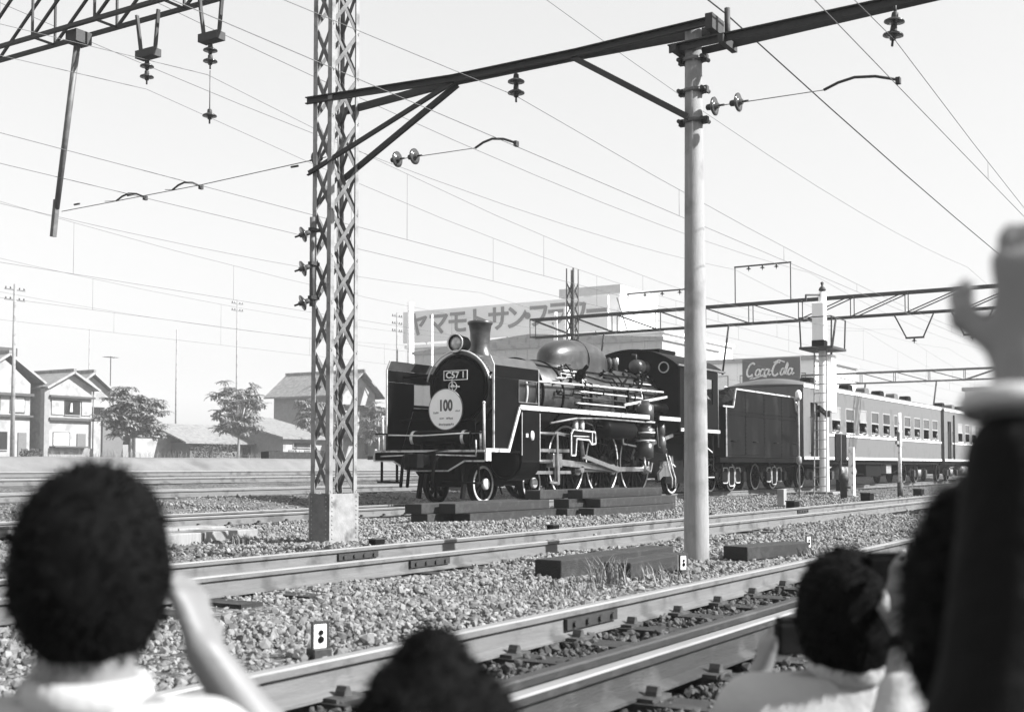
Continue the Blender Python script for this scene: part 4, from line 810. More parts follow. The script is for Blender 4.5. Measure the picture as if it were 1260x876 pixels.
for bx in (14.1, 17.8):
    for s in (-1, 1):
        for dx in (-.82, .82): wheel('tender_wheel', 't', tend, bx+dx, s*.58, random.random(), False)
        fr = [(-1.25,.5),(-1.1,.72),(1.1,.72),(1.25,.5),(1.05,.28),(.6,.3),(.4,.22),(-.4,.22),(-.6,.3),(-1.05,.28)]
        b_ = Q('bogie_frame', MB().prism(fr, (bx, s*.93, 0), (1,0,0), (0,0,1), (0, s*.05, 0)), BLACKM)
        o_ = MB()
        for c0, w2, z0_, z1_ in ((-.5,.21,.27,.72),(0,.21,.18,.74),(.5,.21,.27,.72)):
            lp_ = [(c0-w2,z0_+.06),(c0-w2,z1_-.06),(c0-w2+.06,z1_),(c0+w2-.06,z1_),(c0+w2,z1_-.06),(c0+w2,z0_+.06),(c0+w2-.06,z0_),(c0-w2+.06,z0_)]
            for a, b in zip(lp_, lp_[1:]+lp_[:1]): o_.bar((bx+a[0], s*.99, a[1]), (bx+b[0], s*.99, b[1]), .022, .03)
        o_.bar((bx-.62, s*.99, .68), (bx-.95, s*.99, .4), .02, .03).bar((bx+.62, s*.99, .68), (bx+.95, s*.99, .4), .02, .03)
        O('frame_outline', o_, LINING, b_)
        for dx in (-.82, .82): O('axle_box', MB().box(bx+dx-.13, bx+dx+.13, min(s*.99,s*1.1), max(s*.99,s*1.1), .3, .6), BLACKM, b_, bevel=.02)
    for dx in (-.82, .82): Q('axle', MB().cyl((bx+dx,-.5,.43), (bx+dx,.5,.43), .07, n=10), BLACKM)
    Q('bolster', MB().box(bx-.25, bx+.25, -.9, .9, .5, .86), BLACKM)
Q('footstep', MB().bar((12.6,-1.3,.9),(12.6,-1.3,.35),.03,.05).box(12.45,12.8,-1.35,-1.1,.35,.38), BLACKM)
Q('drawbar', MB().box(11.9, 12.75, -.12, .12, .82, .98), BLACKM)
# ------------------------------------------------------------ coaches
def coach(label, x0, length, first, nwin):
    t = T('passenger_coach', label, 'coach', (x0, LY, 0), 0, 'coaches coupled behind the tender'); W = 1.4
    cs = [first + 1.72*i for i in range(nwin)]; hwid = .56
    for s in (-1, 1):
        ya, yb = sorted((s*W, s*(W-.05))); m = MB()
        if s < 0:
            dr = (.75, 1.55)
            m.box(0, dr[0], ya, yb, 0.98, 3.5).box(dr[0], dr[1], ya, yb, 2.95, 3.5)
            m.box(dr[1], length, ya, yb, .98, 2.0).box(dr[1], length, ya, yb, 2.92, 3.5)
            ed = [dr[1]]
            for c in cs: ed += [c-hwid, c+hwid]
            ed.append(length)
            for k in range(0, len(ed), 2): m.box(ed[k], ed[k+1], ya, yb, 2.0, 2.92)
        else: m.box(0, length, ya, yb, 0.98, 3.5)
        O('side_wall', m, COACH, t)
        yt = sorted((s*W + s*.004, s*W + s*.03))
        O('belt_line', MB().box(.0 if s > 0 else 1.6, length, yt[0], yt[1], 1.84, 1.92), WHITE, t); O('sill_line', MB().box(0, length, yt[0], yt[1], 1.0, 1.09), WHITE, t)
        O('eave_line', MB().box(0, length, yt[0], yt[1] + (0 if s > 0 else 0), 3.44, 3.56), WHITE, t)
    for k, c in enumerate(cs):
        y0, y1 = -W+.006, -W+.03
        w_ = O('window', MB().box(c-hwid, c+hwid, -W+.002, -W+.04, 2.42, 2.48).box(c-hwid, c-hwid+.06, -W+.002, -W+.04, 2.48, 2.92).box(c+hwid-.06, c+hwid, -W+.002, -W+.04, 2.48, 2.92).box(c-hwid+.06, c+hwid-.06, -W+.002, -W+.04, 2.87, 2.92)
               .box(c-hwid, c-hwid+.05, -W+.002, -W+.04, 2.0, 2.42).box(c+hwid-.05, c+hwid, -W+.002, -W+.04, 2.0, 2.42), FRAMEP, t)
        O('pane', MB().box(c-hwid+.06, c+hwid-.06, y0+.01, y1-.01, 2.48, 2.87), GLASS if k not in (0, 2) else REFLPANE, w_)
        O('window_sill', MB().box(c-hwid-.03, c+hwid+.03, -W-.025, -W+.0, 1.965, 1.998), WHITE, w_)
        if k % 2 == 0: O('seat_back', MB().box(c+.75, c+.95, -1.25, 1.25, 1.2, 2.25), TROUS, t)
    O('door_leaf', MB().box(1.45, 1.5, -1.34, -.7, 1.0, 2.9), COACH, t)
    O('handrail', MB().tube([(.62,-W-.03,1.2),(.62,-W-.06,1.25),(.62,-W-.06,2.4),(.62,-W-.03,2.45)], .018, 6).tube([(1.68,-W-.03,1.2),(1.68,-W-.06,1.25),(1.68,-W-.06,2.4),(1.68,-W-.03,2.45)], .018, 6), DARKIRON, t)
    O('rain_pipe', MB().box(2.02, 2.2, -W-.045, -W-.002, 1.1, 3.3), BLACKM, t)
    O('floor', MB().box(.05, length-.05, -1.33, 1.33, 1.08, 1.15), BLACKM, t); O('ceiling', MB().box(.05, length-.05, -1.33, 1.33, 3.38, 3.44), BOARDW, t)
    O('partition', MB().box(2.3, 2.34, -1.33, 1.33, 1.15, 3.38), BOARDD, t); O('inner_wall', MB().box(2.34, length-.1, 1.28, 1.33, 1.15, 3.38), BOARDD, t)
    a_ = [(1.43*math.sin(a)/math.sin(1.0), 3.52 + .3*(math.cos(a)-math.cos(1.0))/(1-math.cos(1.0))) for a in np.linspace(-1.0, 1.0, 17)]
    rv_ = MB(); secs = [(-.04, .22), (.1, .55), (.3, .8), (.6, .95), (.95, 1.), (length-.95, 1.), (length-.6, .95), (length-.3, .8), (length-.1, .55), (length+.04, .22)]; n_ = len(a_)
    vs_ = [(x, y, 3.5 + (z-3.5)*k) for x, k in secs for y, z in a_]; fs_ = [(i*n_+j, (i+1)*n_+j, (i+1)*n_+j+1, i*n_+j+1) for i in range(len(secs)-1) for j in range(n_-1)]
    rv_.add(vs_, fs_, 0, True); m0 = len(secs)-1
    rv_.add([vs_[j] for j in range(n_)], [tuple(range(n_))], 0); rv_.add([vs_[m0*n_+j] for j in range(n_)], [tuple(range(n_))[::-1]], 0); rv_.add([vs_[0], vs_[n_-1], vs_[m0*n_+n_-1], vs_[m0*n_]], [(0,1,2,3)], 0)
    r = O('roof', rv_, COACHROOF, t)
    for xe in (0, length-.05): O('end_wall', MB().prism([(-1.345,.98),(1.345,.98),(1.345,3.49),(-1.345,3.49)], (xe,0,0), (0,1,0), (0,0,1), (.05,0,0)), COACH, t)
    for xe in (-.3, length): O('gangway', MB().box(xe, xe+.3, -.55, -.45, 1.0, 3.1).box(xe, xe+.3, .45, .55, 1.0, 3.1).box(xe, xe+.3, -.45, .45, 3.0, 3.1), BLACKM, t)
    for k, x in enumerate(np.arange(3.5, length-1, 2.35)):
        O('roof_vent', MB().prism([(-.35,0),(.35,0),(.3,.22),(.2,.28),(-.2,.28),(-.3,.22)], (x, -.62, 3.72), (1,0,0), (0,0,1), (0,.4,0)), BLACKM if k % 2 == 0 else COACHROOF, r, bevel=.02)
    O('underframe', MB().box(.05, length-.05, -1.3, -1.18, .84, .976).box(.05, length-.05, 1.18, 1.3, .84, .976).box(.05, length-.05, -.2, .2, .75, .976), BLACKM, t)
    O('tank', MB().lathe([(0,0),(.22,.04),(.27,.1),(.27,1.75),(.22,1.8),(0,1.84)], (4.9, -1.0, .55), (1,0,0), 20), IRONL, t)
    O('battery_box', MB().box(8.2, 10.4, -1.2, -.6, .35, .84), BLACKM, t, bevel=.02); O('equipment_box', MB().box(11.2, 12.0, -1.2, -.7, .45, .84), IRONL, t, bevel=.02)
    for k in range(4): O('truss_rod', MB().tube([(5+k*.0, -1.1+k*.73, .84),(7.5,-1.1+k*.73,.45),(12.5,-1.1+k*.73,.45),(15,-1.1+k*.73,.84)], .02, 5), BLACKM, t)
    for bx in (3.0, length-3.0):
        for s in (-1, 1):
            for dx in (-1.1, 1.1): wheel('coach_wheel', 't', t, bx+dx, s*.58, 0, False)
            b_ = O('bogie_frame', MB().prism([(-1.7,.5),(-1.5,.68),(-.7,.66),(-.5,.5),(.5,.5),(.7,.66),(1.5,.68),(1.7,.5),(1.4,.3),(.8,.36),(.45,.25),(-.45,.25),(-.8,.36),(-1.4,.3)], (bx, s*.95, 0), (1,0,0), (0,0,1), (0, s*.06, 0)), BLACKM, t)
            for dx in (-1.1, 1.1): O('axle_box', MB().box(bx+dx-.14, bx+dx+.14, min(s*1.02,s*1.14), max(s*1.02,s*1.14), .28, .58), DARKIRON, b_, bevel=.02)
            for dx in (-.18, 0, .18): O('spring', MB().cyl((bx+dx, s*1.05, .28), (bx+dx, s*1.05, .6), .06, n=8), IRONL, b_)
        for dx in (-1.1, 1.1): O('axle', MB().cyl((bx+dx,-.5,.43), (bx+dx,.5,.43), .07, n=10), BLACKM, t)
        O('bolster', MB().box(bx-.3, bx+.3, -.9, .9, .5, .84), BLACKM, t)
    return t, cs
FRAMEP = mat('window_frame_paint', .34, .5, 0, .15, 6)
REFLPANE = mat('pale_pane_reflection', .3, .5, 0, .1, 3)  # bright reflection put into the colour of the first and third panes
CX0 = 39.75
c1, WINS = coach('grey passenger coach with white lines and passengers at open windows, behind the tender', CX0, 20.4, 3.7, 10)
c2, _ = coach('second grey passenger coach, coupled behind the first coach', CX0 + 21.1, 20.4, 3.7, 10)
# ------------------------------------------------------------ houses, sheds, trees and buildings beyond the yard
def tiles_material():
    m = bpy.data.materials.new('roof_tiles'); m.use_nodes = True; N = m.node_tree; L = N.links; b = N.nodes['Principled BSDF']
    tc = N.nodes.new('ShaderNodeTexCoord'); wv = N.nodes.new('ShaderNodeTexWave'); wv.bands_direction = 'Y'; wv.inputs['Scale'].default_value = 1.1; wv.inputs['Distortion'].default_value = .3
    L.new(tc.outputs['Object'], wv.inputs['Vector']); n = N.nodes.new('ShaderNodeTexNoise'); n.inputs['Scale'].default_value = 2.5; n.inputs['Detail'].default_value = 8; L.new(tc.outputs['Object'], n.inputs['Vector'])
    r = N.nodes.new('ShaderNodeMapRange'); r.inputs[1].default_value = .3; r.inputs[2].default_value = .7; r.inputs[3].default_value = .12; r.inputs[4].default_value = .24; L.new(n.outputs[0], r.inputs[0]); L.new(r.outputs[0], b.inputs['Base Color'])
    bp = N.nodes.new('ShaderNodeBump'); bp.inputs['Strength'].default_value = .8; bp.inputs['Distance'].default_value = .08; L.new(wv.outputs[0], bp.inputs['Height']); L.new(bp.outputs[0], b.inputs['Normal']); b.inputs['Roughness'].default_value = .5
    return m
TILE = tiles_material()
def roof_gable(par, x0, x1, y0, y1, ze, za, ov=.5, th=.14, m=None, barge=True):
    """ridge along y"""
    xm = (x0+x1)/2; sl = (za-ze)/(xm-x0); xe0, xe1, zo = x0-ov, x1+ov, ze-ov*sl
    r = O('roof', MB().prism([(xe0,zo),(xm,za),(xe1,zo),(xe1,zo+th),(xm,za+th*1.25),(xe0,zo+th)], (0,y0-ov,0), (1,0,0), (0,0,1), (0,y1-y0+2*ov,0)), m or TILE, par)
    O('ridge_cap', MB().box(xm-.16, xm+.16, y0-ov-.05, y1+ov+.05, za+th*.9, za+th*1.25+.2), TILE, r)
    if barge:
        for a, b in (((xe0,zo),(xm,za)), ((xm,za),(xe1,zo))): O('barge_board', MB().bar((a[0],y0-ov-.04,a[1]+.02), (b[0],y0-ov-.04,b[1]+.02), .06, .2), BOARDW, r)
    for k in range(int((y1-y0)/1.2)):
        pass
    return r
def win(par, x, z, w_, h_, y, dark=True, bars=1, m=None):
    f = O('window', MB().box(x-w_/2-.06, x+w_/2+.06, y-.06, y, z-.06, z).box(x-w_/2-.06, x+w_/2+.06, y-.06, y, z+h_, z+h_+.06).box(x-w_/2-.06, x-w_/2, y-.06, y, z, z+h_).box(x+w_/2, x+w_/2+.06, y-.06, y, z, z+h_), TRIMD if dark else BOARDW, par)
    for k in range(bars+1): O('pane', MB().box(x-w_/2+k*w_/(bars+1)+.015, x-w_/2+(k+1)*w_/(bars+1)-.015, y-.03, y-.004, z+.01, z+h_-.01), m or GLASS, f)
    O('sill', MB().box(x-w_/2-.1, x+w_/2+.1, y-.14, y-.061, z-.1, z-.04), BOARDW, f)
    return f
CURT = mat('pale_shoji', .6, .7, 0, .1, 4)
def wallp(par, x0, x1, y0, y1, z0, ze, za, m, ms=None):
    xm = (x0+x1)/2
    O('wall', MB().prism([(x0,z0),(x1,z0),(x1,ze),(xm,za),(x0,ze)], (0,y0,0), (1,0,0), (0,0,1), (0,y1-y0,0)), m, par)
hb = 1.55
# white house row
h = T('house', 'white two-storey gabled house at the end of the row, cut by the picture edge', 'house', (0,0,0)); wallp(h, 67.4, 73.6, 100, 112, hb, 8.6, 11.0, PLASTER); roof_gable(h, 67.4, 74.6, 100, 112, 8.9, 11.2)
O('storey_band', MB().box(67.3, 73.7, 99.5, 99.98, 7.35, 7.6), TRIMD, h); O('storey_band', MB().box(67.3, 73.7, 99.6, 99.98, 5.35, 5.55), TRIMD, h)
win(h, 72.2, 5.9, 1.5, 1.3, 99.98, True, 1, CURT); win(h, 69.5, 5.9, 1.6, 1.3, 99.98, True, 1)
win(h, 70, 2.3, 2.2, 1.6, 99.98, True, 2); O('door', MB().box(72.3, 73.2, 99.9, 99.98, hb, 3.9), BOARDD, h); O('chimney', MB().box(71.2, 75.0, 104, 104.6, 11.5, 12.3), TRIMD, h)
h = T('house', 'white two-storey gabled house with a dark upstairs window beside the dark board wall', 'house', (0,0,0)); wallp(h, 74.9, 79.9, 99, 111, hb, 8.5, 9.75, PLASTER); roof_gable(h, 74.9, 79.9, 99, 111, 8.5, 9.85, .6)
O('storey_band', MB().box(74.8, 80.0, 98.5, 98.98, 7.35, 7.55), TRIMD, h); O('storey_band', MB().box(74.8, 80.0, 98.6, 98.98, 5.15, 5.4), TRIMD, h); O('corner_post', MB().box(74.3, 74.9, 98.8, 99.4, hb, 8.3), PLASTG, h)
win(h, 77.6, 5.75, 1.7, 1.35, 98.98, True, 2); O('shutter', MB().box(75.2, 76.6, 98.9, 98.98, 5.7, 7.2), BOARDW, h); O('shutter', MB().box(78.7, 79.8, 98.9, 98.98, 5.7, 7.2), BOARDW, h)
win(h, 76.4, 2.75, 1.8, 1.2, 98.98, True, 2, CURT); O('door', MB().box(78.2, 79.2, 98.9, 98.98, hb, 3.9), BOARDD, h); O('downpipe', MB().cyl((80.05, 98.9, hb), (80.05, 98.9, 8.2), .06, n=8), IRON, h); O('laundry', MB().prism([(0,0),(.35,0),(.3,.9),(.1,.85)], (77.2, 98.8, 6.0), (1,0,0), (0,0,1), (0,.05,0)), SHIRT, h)
O('base_board', MB().box(74.8, 80.0, 98.8, 98.98, hb, hb+.9), PLASTG, h); O('canopy', MB().box(75.0, 79.0, 98.0, 98.98, 2.5, 2.65), TRIMD, h)
h = T('house', 'white gabled house half hidden behind the bushy tree', 'house', (0,0,0)); wallp(h, 80.4, 85.6, 103, 116, hb, 8.4, 10.1, PLASTER); roof_gable(h, 80.4, 85.6, 103, 116, 8.5, 10.3, .6); win(h, 84, 5.6, 1.4, 1.2, 102.98, True, 1)
h = T('board_wall', 'tall dark board wall beside the white house', 'wall', (0,0,0)); O('panel', MB().box(80.1, 82.6, 97.5, 97.8, hb, 6.1), BOARDD, h); O('rail', MB().bar((80.1, 97.46, 4.8), (82.6, 97.46, 3.9), .06, .14), TRIMD, h); O('coping', MB().box(80.0, 82.7, 97.4, 97.9, 6.1, 6.22), TRIMD, h)
h = T('garden_wall', 'low white plastered wall behind the bushy tree', 'wall', (0,0,0)); O('panel', MB().box(80.5, 87.5, 93.2, 93.5, 1.4, 3.6), PLASTER, h); O('coping', MB().box(80.4, 87.6, 93.0, 93.7, 3.6, 3.75), BOARDW, h)
h = T('shed', 'long low shed with a grey roof between the two trees', 'shed', (0,0,0))
O('wall', MB().box(85.0, 99.0, 90.5, 99.5, 1.4, 3.1), BOARDD, h); O('roof', MB().prism([(89.6,2.95),(95,4.9),(100.4,2.95),(100.4,3.1),(95,5.08),(89.6,3.1)], (83.6,0,0), (0,1,0), (0,0,1), (16,0,0)), TILE, h)
win(h, 93, 1.9, 1.4, .8, 90.48, True, 1)
h = T('shed', 'small shed with white boarded front and lean-to tiled roof below the big house', 'shed', (0,0,0))
O('wall', MB().prism([(86,1.4),(95,1.4),(95,5.7),(86,3.6)], (93.4,0,0), (0,1,0), (0,0,1), (7.6,0,0)), PLASTG, h); O('roof', MB().prism([(85.2,3.5),(95.6,6.0),(95.6,6.2),(85.2,3.7)], (92.6,0,0), (0,1,0), (0,0,1), (9.2,0,0)), TILE, h)
O('front_boarding', MB().box(93.4, 101, 85.9, 86.0, 1.4, 3.5), PLASTER, h); win(h, 96.2, 2.7, 2.6, .45, 85.88, False, 3)
for k in range(8): O('plank', MB().box(94.2+k*.8, 94.92+k*.8, 85.82, 85.88, 1.4, 2.4), BOARDW if k % 3 else BOARDD, h)
h = T('house', 'big two-storey house with shade-grey side and tiled roof behind the lattice mast', 'house', (0,0,0))
wallp(h, 113.5, 120, 95, 106, hb, 9.7, 12.0, PLASTG); O('gable_face', MB().prism([(113.6,hb),(119.9,hb),(119.9,9.6),(116.75,11.8),(113.6,9.6)], (0,94.9,0), (1,0,0), (0,0,1), (0,.09,0)), PLASTER, h); roof_gable(h, 113.5, 120, 95, 106, 9.8, 12.2, .9, .2, None, False)  # wall colour greyed for the shaded side, gable face kept sunlit white
win(h, 118, 6.2, 2.2, 1.5, 94.88, True, 1); O('storey_band', MB().box(113.3, 120.2, 94.2, 94.88, 8.0, 8.2), TRIMD, h); O('storey_band', MB().box(113.3, 121.5, 93.6, 94.88, 4.2, 4.5), TRIMD, h); win(h, 119, 2.2, 2.2, 1.3, 94.88, True, 2)
h = T('shed', 'low white shed with dark windows beside the locomotive front', 'shed', (0,0,0)); wallp(h, 118.5, 131, 88, 96, 1.4, 3.6, 4.6, PLASTER); O('roof', MB().prism([(117.9,3.6),(124.7,5.0),(131.6,3.6),(131.6,3.75),(124.7,5.2),(117.9,3.75)], (0,87.4,0), (1,0,0), (0,0,1), (0,9.2,0)), TILE, h)
for x in (120, 122.4, 125): win(h, x, 1.9, 1.2, .9, 87.98, True, 1)
# ------------------------------------------------------------ trees
LEAF = island('pale_leaf', .06, .3, .55)
BARK = mat('bark', .22, .9, 0, .3, 6, .5, 20)
def tree(label, x, y, zb, trunk_h, crown_c, crown_r, ntips, seed, frond=.95, lean=0, cat='tree', dens=1.):
    rn = random.Random(seed); t = T('tree', label, cat, (x, y, zb)); tr = MB(); lf = MB()
    cc = Vector(crown_c); fork = Vector((lean*.5, 0, trunk_h))
    tr.tube([(0,0,-.2), (lean*.2,0,trunk_h*.5), fork, (cc.x*.6+lean*.6, cc.y*.6, (trunk_h+cc.z)/2+.3)], [.16, .13, .11, .06], 8)
    for i in range(ntips):
        a = rn.uniform(0, 6.283); u = rn.uniform(-.75, 1); rr = rn.uniform(.35, 1)**.6; s = math.sqrt(max(0, 1-u*u))
        tip = cc + Vector((crown_r[0]*rr*s*math.cos(a), crown_r[1]*rr*s*math.sin(a), crown_r[2]*rr*u)); wob = rn.uniform(.8, 1.15); tip = cc + (tip-cc)*wob
        mid = fork.lerp(tip, .5) + Vector((0,0,.25*rn.random())); tr.tube([fork.lerp(cc, .15*rn.random()), mid, tip], [.05, .03, .012], 5)
        for k in range(max(3, int(rn.randint(6, 9)*dens))):
            b = rn.uniform(0, 6.283); d = Vector((math.cos(b), math.sin(b), rn.uniform(-.1, .7))).normalized(); L_ = frond*rn.uniform(.6, 1.1); p = tip.copy(); n = 9; dr = rn.uniform(.1, .22)
            for j in range(n):
                side = d.cross(Vector((0,0,1))).normalized(); up_ = side.cross(d)
                for sg in (-1, 1):
                    ll = .26*frond*(1-.4*abs(j/n-.4)); wd = .062*frond; q = p + side*sg*.02
                    e = q + side*sg*ll + d*ll*.35 - Vector((0,0,ll*rn.uniform(.2, .6))); w_ = d*wd*rn.uniform(.8, 1.3)
                    m_ = q.lerp(e, .5) + Vector((0,0,.02)); lf.add([q, m_ + w_, e, m_ - w_*.8], [(0,1,2,3)])
                p = p + d*(L_/n); d = (d + Vector((0,0,-dr))).normalized()
    O('trunk', tr, BARK, t); O('crown', lf, LEAF, t); return t
tree('bushy tree with drooping leaf fronds before the white houses', 68.6, 80, 1.42, 1.6, (0.2, 0, 3.4), (2.7, 2.4, 2.4), 120, 3, 1.0)
tree('loose tall tree with layered fronds between the sheds', 81.0, 80, 1.42, 2.0, (0, 0, 4.4), (2.7, 2.3, 3.1), 80, 5, 1.0, .2, dens=.9)
tree('small tree partly hidden by the lattice mast', 90.9, 79.5, 1.42, 2.2, (0, 0, 4.2), (1.9, 1.8, 2.0), 55, 8, .9)
tree('dark bushy tree beside the smoke deflector', 101.0, 79.5, 1.42, 1.5, (0, 0, 3.6), (2.2, 1.9, 2.4), 75, 9, .9)
BUSHM = island('dark_shrub_leaf', .02, .1, .7)
for i, (x, y, r) in enumerate(((84.6, 88, 1.3), (87.0, 88.4, 1.5), (72.0, 97.5, .9), (90.3, 84.5, .8))):
    lf = MB(); rn = random.Random(40+i)
    for k in range(420):
        a, u = rn.uniform(0, 6.28), rn.random(); d = Vector((math.cos(a)*r*1.3*math.sqrt(rn.random()), math.sin(a)*r*math.sqrt(rn.random()), u*r)); s = rn.uniform(.08, .16)
        n_ = Vector((rn.uniform(-1,1), rn.uniform(-1,1), rn.uniform(-1,1))).normalized(); t1 = n_.orthogonal().normalized()*s; t2 = n_.cross(t1)*.7; lf.add([d-t1, d+t2, d+t1, d-t2], [(0,1,2,3)])
    b_ = T('shrub', ('low dark shrub in front of the long grey-roofed shed', 'rounder dark shrub crowding the long grey-roofed shed', 'small weedy shrub at the foot of the white houses', 'small shrub at the foot of the layered tree')[i], 'shrub', (x, y, 1.4)); O('foliage', lf, BUSHM, b_); O('stem', MB().cyl((0,0,-.1), (0,0,r*.6), .04, .02, n=6), BARK, b_)
# ------------------------------------------------------------ utility poles and aerials
def upole(label, x, y, h_, arms=1, r=.14, m=None):
    t = T('utility_pole', label, 'pole', (x, y, gz(y))); O('shaft', MB().cyl((0,0,-.2), (0,0,h_), r, r*.6, n=10), m or CONC, t)
    for k in range(arms):
        z = h_ - .5 - .9*k; O('cross_arm', MB().box(-1.0, 1.0, -.05, .05, z-.05, z+.05), IRON, t)
        for xx in (-.9, -.45, .45, .9): O('pin_insulator', MB().lathe([(.03,0),(.07,.05),(.07,.12),(.03,.2),(0,.2)], (xx, 0, z+.05), n=8), PORC, t)
    return t
upole('pale concrete utility pole at the end of the white houses', 66.0, 92, 15.0, 2, .2)
upole('tall thin pole with crossarms above the big house', 113.0, 112, 20.5, 2)
upole('bare thin pole rising behind the long low shed', 95.5, 104, 14.5, 0, .12)
upole('thin pole rising behind the half hidden white house', 90, 112, 14.5, 0, .09)
upole('utility pole with two crossarms left of the factory sign', 118, 90, 18.0, 3, .16)
upole('thick pale concrete pole close to the factory sign end', 108, 80.5, 17.5, 0, .55, WHITE)
upole('slim white pole before the grey warehouse wall', 100, 71.8, 14.8, 0, .16, WHITE)
upole('second slim white pole before the grey warehouse wall', 100, 68.8, 12.6, 0, .12, WHITE)
upole('pale pole behind the smoke deflector', 96, 55.0, 13.6, 0, .28, WHITE)
upole('thick white pole behind the smoke deflector', 96, 53.8, 14.0, 0, .5, WHITE)
for i, (x, y, z) in enumerate(((88, 106, 11),)):
    t = T('roof_aerial', ('television aerial above the half hidden white house', 'second television aerial farther behind the white houses')[i], 'aerial', (x, y, gz(y))); O('mast', MB().cyl((0,0,0), (0,0,z), .06, n=6), DARKIRON, t)
    for k in range(6): O('element', MB().bar((-.7+.28*k, -.5, z-.1), (-.7+.28*k, .5, z-.1), .03, .03), DARKIRON, t)
    O('boom', MB().bar((-.9, 0, z-.1), (.9, 0, z-.1), .04, .04), DARKIRON, t)
# ------------------------------------------------------------ factory with roof sign
SIGNP = mat('hazed_sign_panel', .72, .8, 0, .06, .4); SIGNL = mat('hazed_sign_letters', .24, .8, 0, .15, 1)  # distance haze put into the pale panel and letter greys
FARW = mat('pale_far_wall', .72, .9, 0, .08, .5, dirt=(.6, .2, .3))  # raised pale grey stands in for distance haze on these walls
WARE = mat('grey_corrugated_wall', .5, .7, 0, .1, 2)
f_ = T('factory', 'pale factory block carrying a long rooftop sign in large katakana', 'factory', (0,0,0)); BX = 120
O('wall', MB().box(BX+1.5, 142, 56, 91, 1.2, 15.4), FARW, f_); O('parapet', MB().box(BX+1.2, 142, 55.7, 91.3, 15.4, 15.8), FARW, f_)
sg = O('sign_board', MB().box(BX, BX+.3, 62.0, 90.6, 15.95, 19.8), SIGNP, f_)
for px_y, ch in ((88.3, 'ヤ'), (85.2, 'マ'), (82.4, 'モ'), (79.5, 'ト'), (76.5, 'サ'), (74.0, 'ン'), (72.5, '・'), (71.0, 'フ'), (68.5, 'ラ'), (66.0, 'ワ'), (63.4, 'ー')):
    O('letter', text_mesh('letter', ch, 3.1, SIGNL, .04, .07), None, sg, (BX-.05, px_y, 17.95), FACE_MX)
for y in np.arange(61, 90, 4): O('sign_strut', MB().bar((BX+.3, y, 19.5), (BX+3, y, 15.8), .12, .12), IRON, f_)
O('roof_house', MB().box(BX+4, BX+14, 62.5, 68, 15.8, 20.6), FARW, f_); O('roof_house_band', MB().box(BX+3.9, BX+14, 62.4, 70.5, 20.6, 21.6), WARE, f_)
for y in np.arange(58, 90, 4.5):
    for z in (4.5, 9.5): w_ = O('window', MB().box(BX+1.44, BX+1.495, y-1.4, y+1.4, z, z+2), IRON, f_); O('pane', MB().box(BX+1.40, BX+1.438, y-1.3, y+1.3, z+.1, z+1.9), GLASS, w_)
f_ = T('warehouse', 'long grey warehouse wall below the katakana sign, behind the chimney', 'warehouse', (0,0,0))
O('wall', MB().box(104, 118, 48, 77, 1.2, 12.6), WARE, f_); O('fascia', MB().box(103.8, 118, 47.8, 77.2, 12.6, 12.9), BOARDW, f_); O('roof', MB().prism([(47.8,12.9),(77.2,12.9),(62.5,14.0)], (103.8,0,0), (0,1,0), (0,0,1), (14,0,0)), BOARDW, f_)
for y in np.arange(48.6, 77, 1.3): O('wall_rib', MB().box(103.94, 103.997, y-.06, y+.06, 1.2, 12.6), WARE, f_)
for lab, x0, x1, y0, y1, z1, rows in (('white block building behind the cab roof', 112, 126, 36, 47, 10.8, 2), ('pale low building behind the coach roofs', 150, 170, 14, 30, 9.6, 2)):
    f_ = T('building', lab, 'building', (0,0,0)); O('wall', MB().box(x0, x1, y0, y1, 1.2, z1), FARW, f_); O('parapet', MB().box(x0-.3, x1+.3, y0-.3, y1+.3, z1, z1+.4), BOARDW, f_)
    for r in range(rows):
        for y in np.arange(y0+1.5, y1-1, 2.6):
            w_ = O('window', MB().box(x0-.05, x0-.004, y-.7, y+.7, z1-2.6-r*3.2, z1-1.2-r*3.2), IRON, f_); O('pane', MB().box(x0-.08, x0-.052, y-.62, y+.62, z1-2.52-r*3.2, z1-1.28-r*3.2), CURT, w_)
# ------------------------------------------------------------ billboard
RED = mat('faded_red_as_grey', .14, .6, 0, .08, 1)
b_ = T('billboard', 'dark grey billboard with white Coca-Cola script above the tender', 'billboard', (75, 0, 0))
bo = O('board', MB().box(0, .15, 25.0, 28.9, 5.6, 7.72), RED, b_, bevel=.02)
def arcp(cx, cy, rx, ry, a0, a1, n=14, sl=.35): return [(cx + rx*math.cos(R(a)) + sl*ry*math.sin(R(a)), cy + ry*math.sin(R(a))) for a in np.linspace(a0, a1, n)]
st = [(arcp(.32,.42,.3,.46,50,320), .05), (arcp(.86,.22,.16,.22,0,360), .045), (arcp(1.24,.22,.16,.22,40,320), .045), (arcp(1.6,.22,.16,.22,0,360), .045), ([(1.84,.44),(1.72,.08),(1.84,.02),(1.95,.1)], .045), ([(1.92,.3),(2.1,.32)], .035),
      (arcp(2.42,.42,.3,.46,60,320), .05), (arcp(2.9,.22,.15,.22,0,360), .045), ([(3.1,.02),(3.02,.2),(3.32,.85),(3.36,.7),(3.14,.1),(3.26,.02)], .04), (arcp(3.5,.22,.15,.22,0,360), .045), ([(3.72,.44),(3.6,.08),(3.7,.02),(3.85,.14)], .045),
      ([(.5,.0),(.2,-.2),(.6,-.16),(1.2,-.02),(1.6,-.1)], .035), ([(2.2,.85),(2.6,1.02),(3.1,.86)], .035)]
for pts, r in st: O('script_stroke', MB().tube([(-.005, 28.55 - p[0]*.82, 6.6 + p[1]*.95) for p in pts], r*1.35, 6), WHITE, bo)
wvp = [(28.85 - k*.38, 5.95 - .13*math.sin(k/10*math.pi*1.9 + .2)) for k in range(11)]
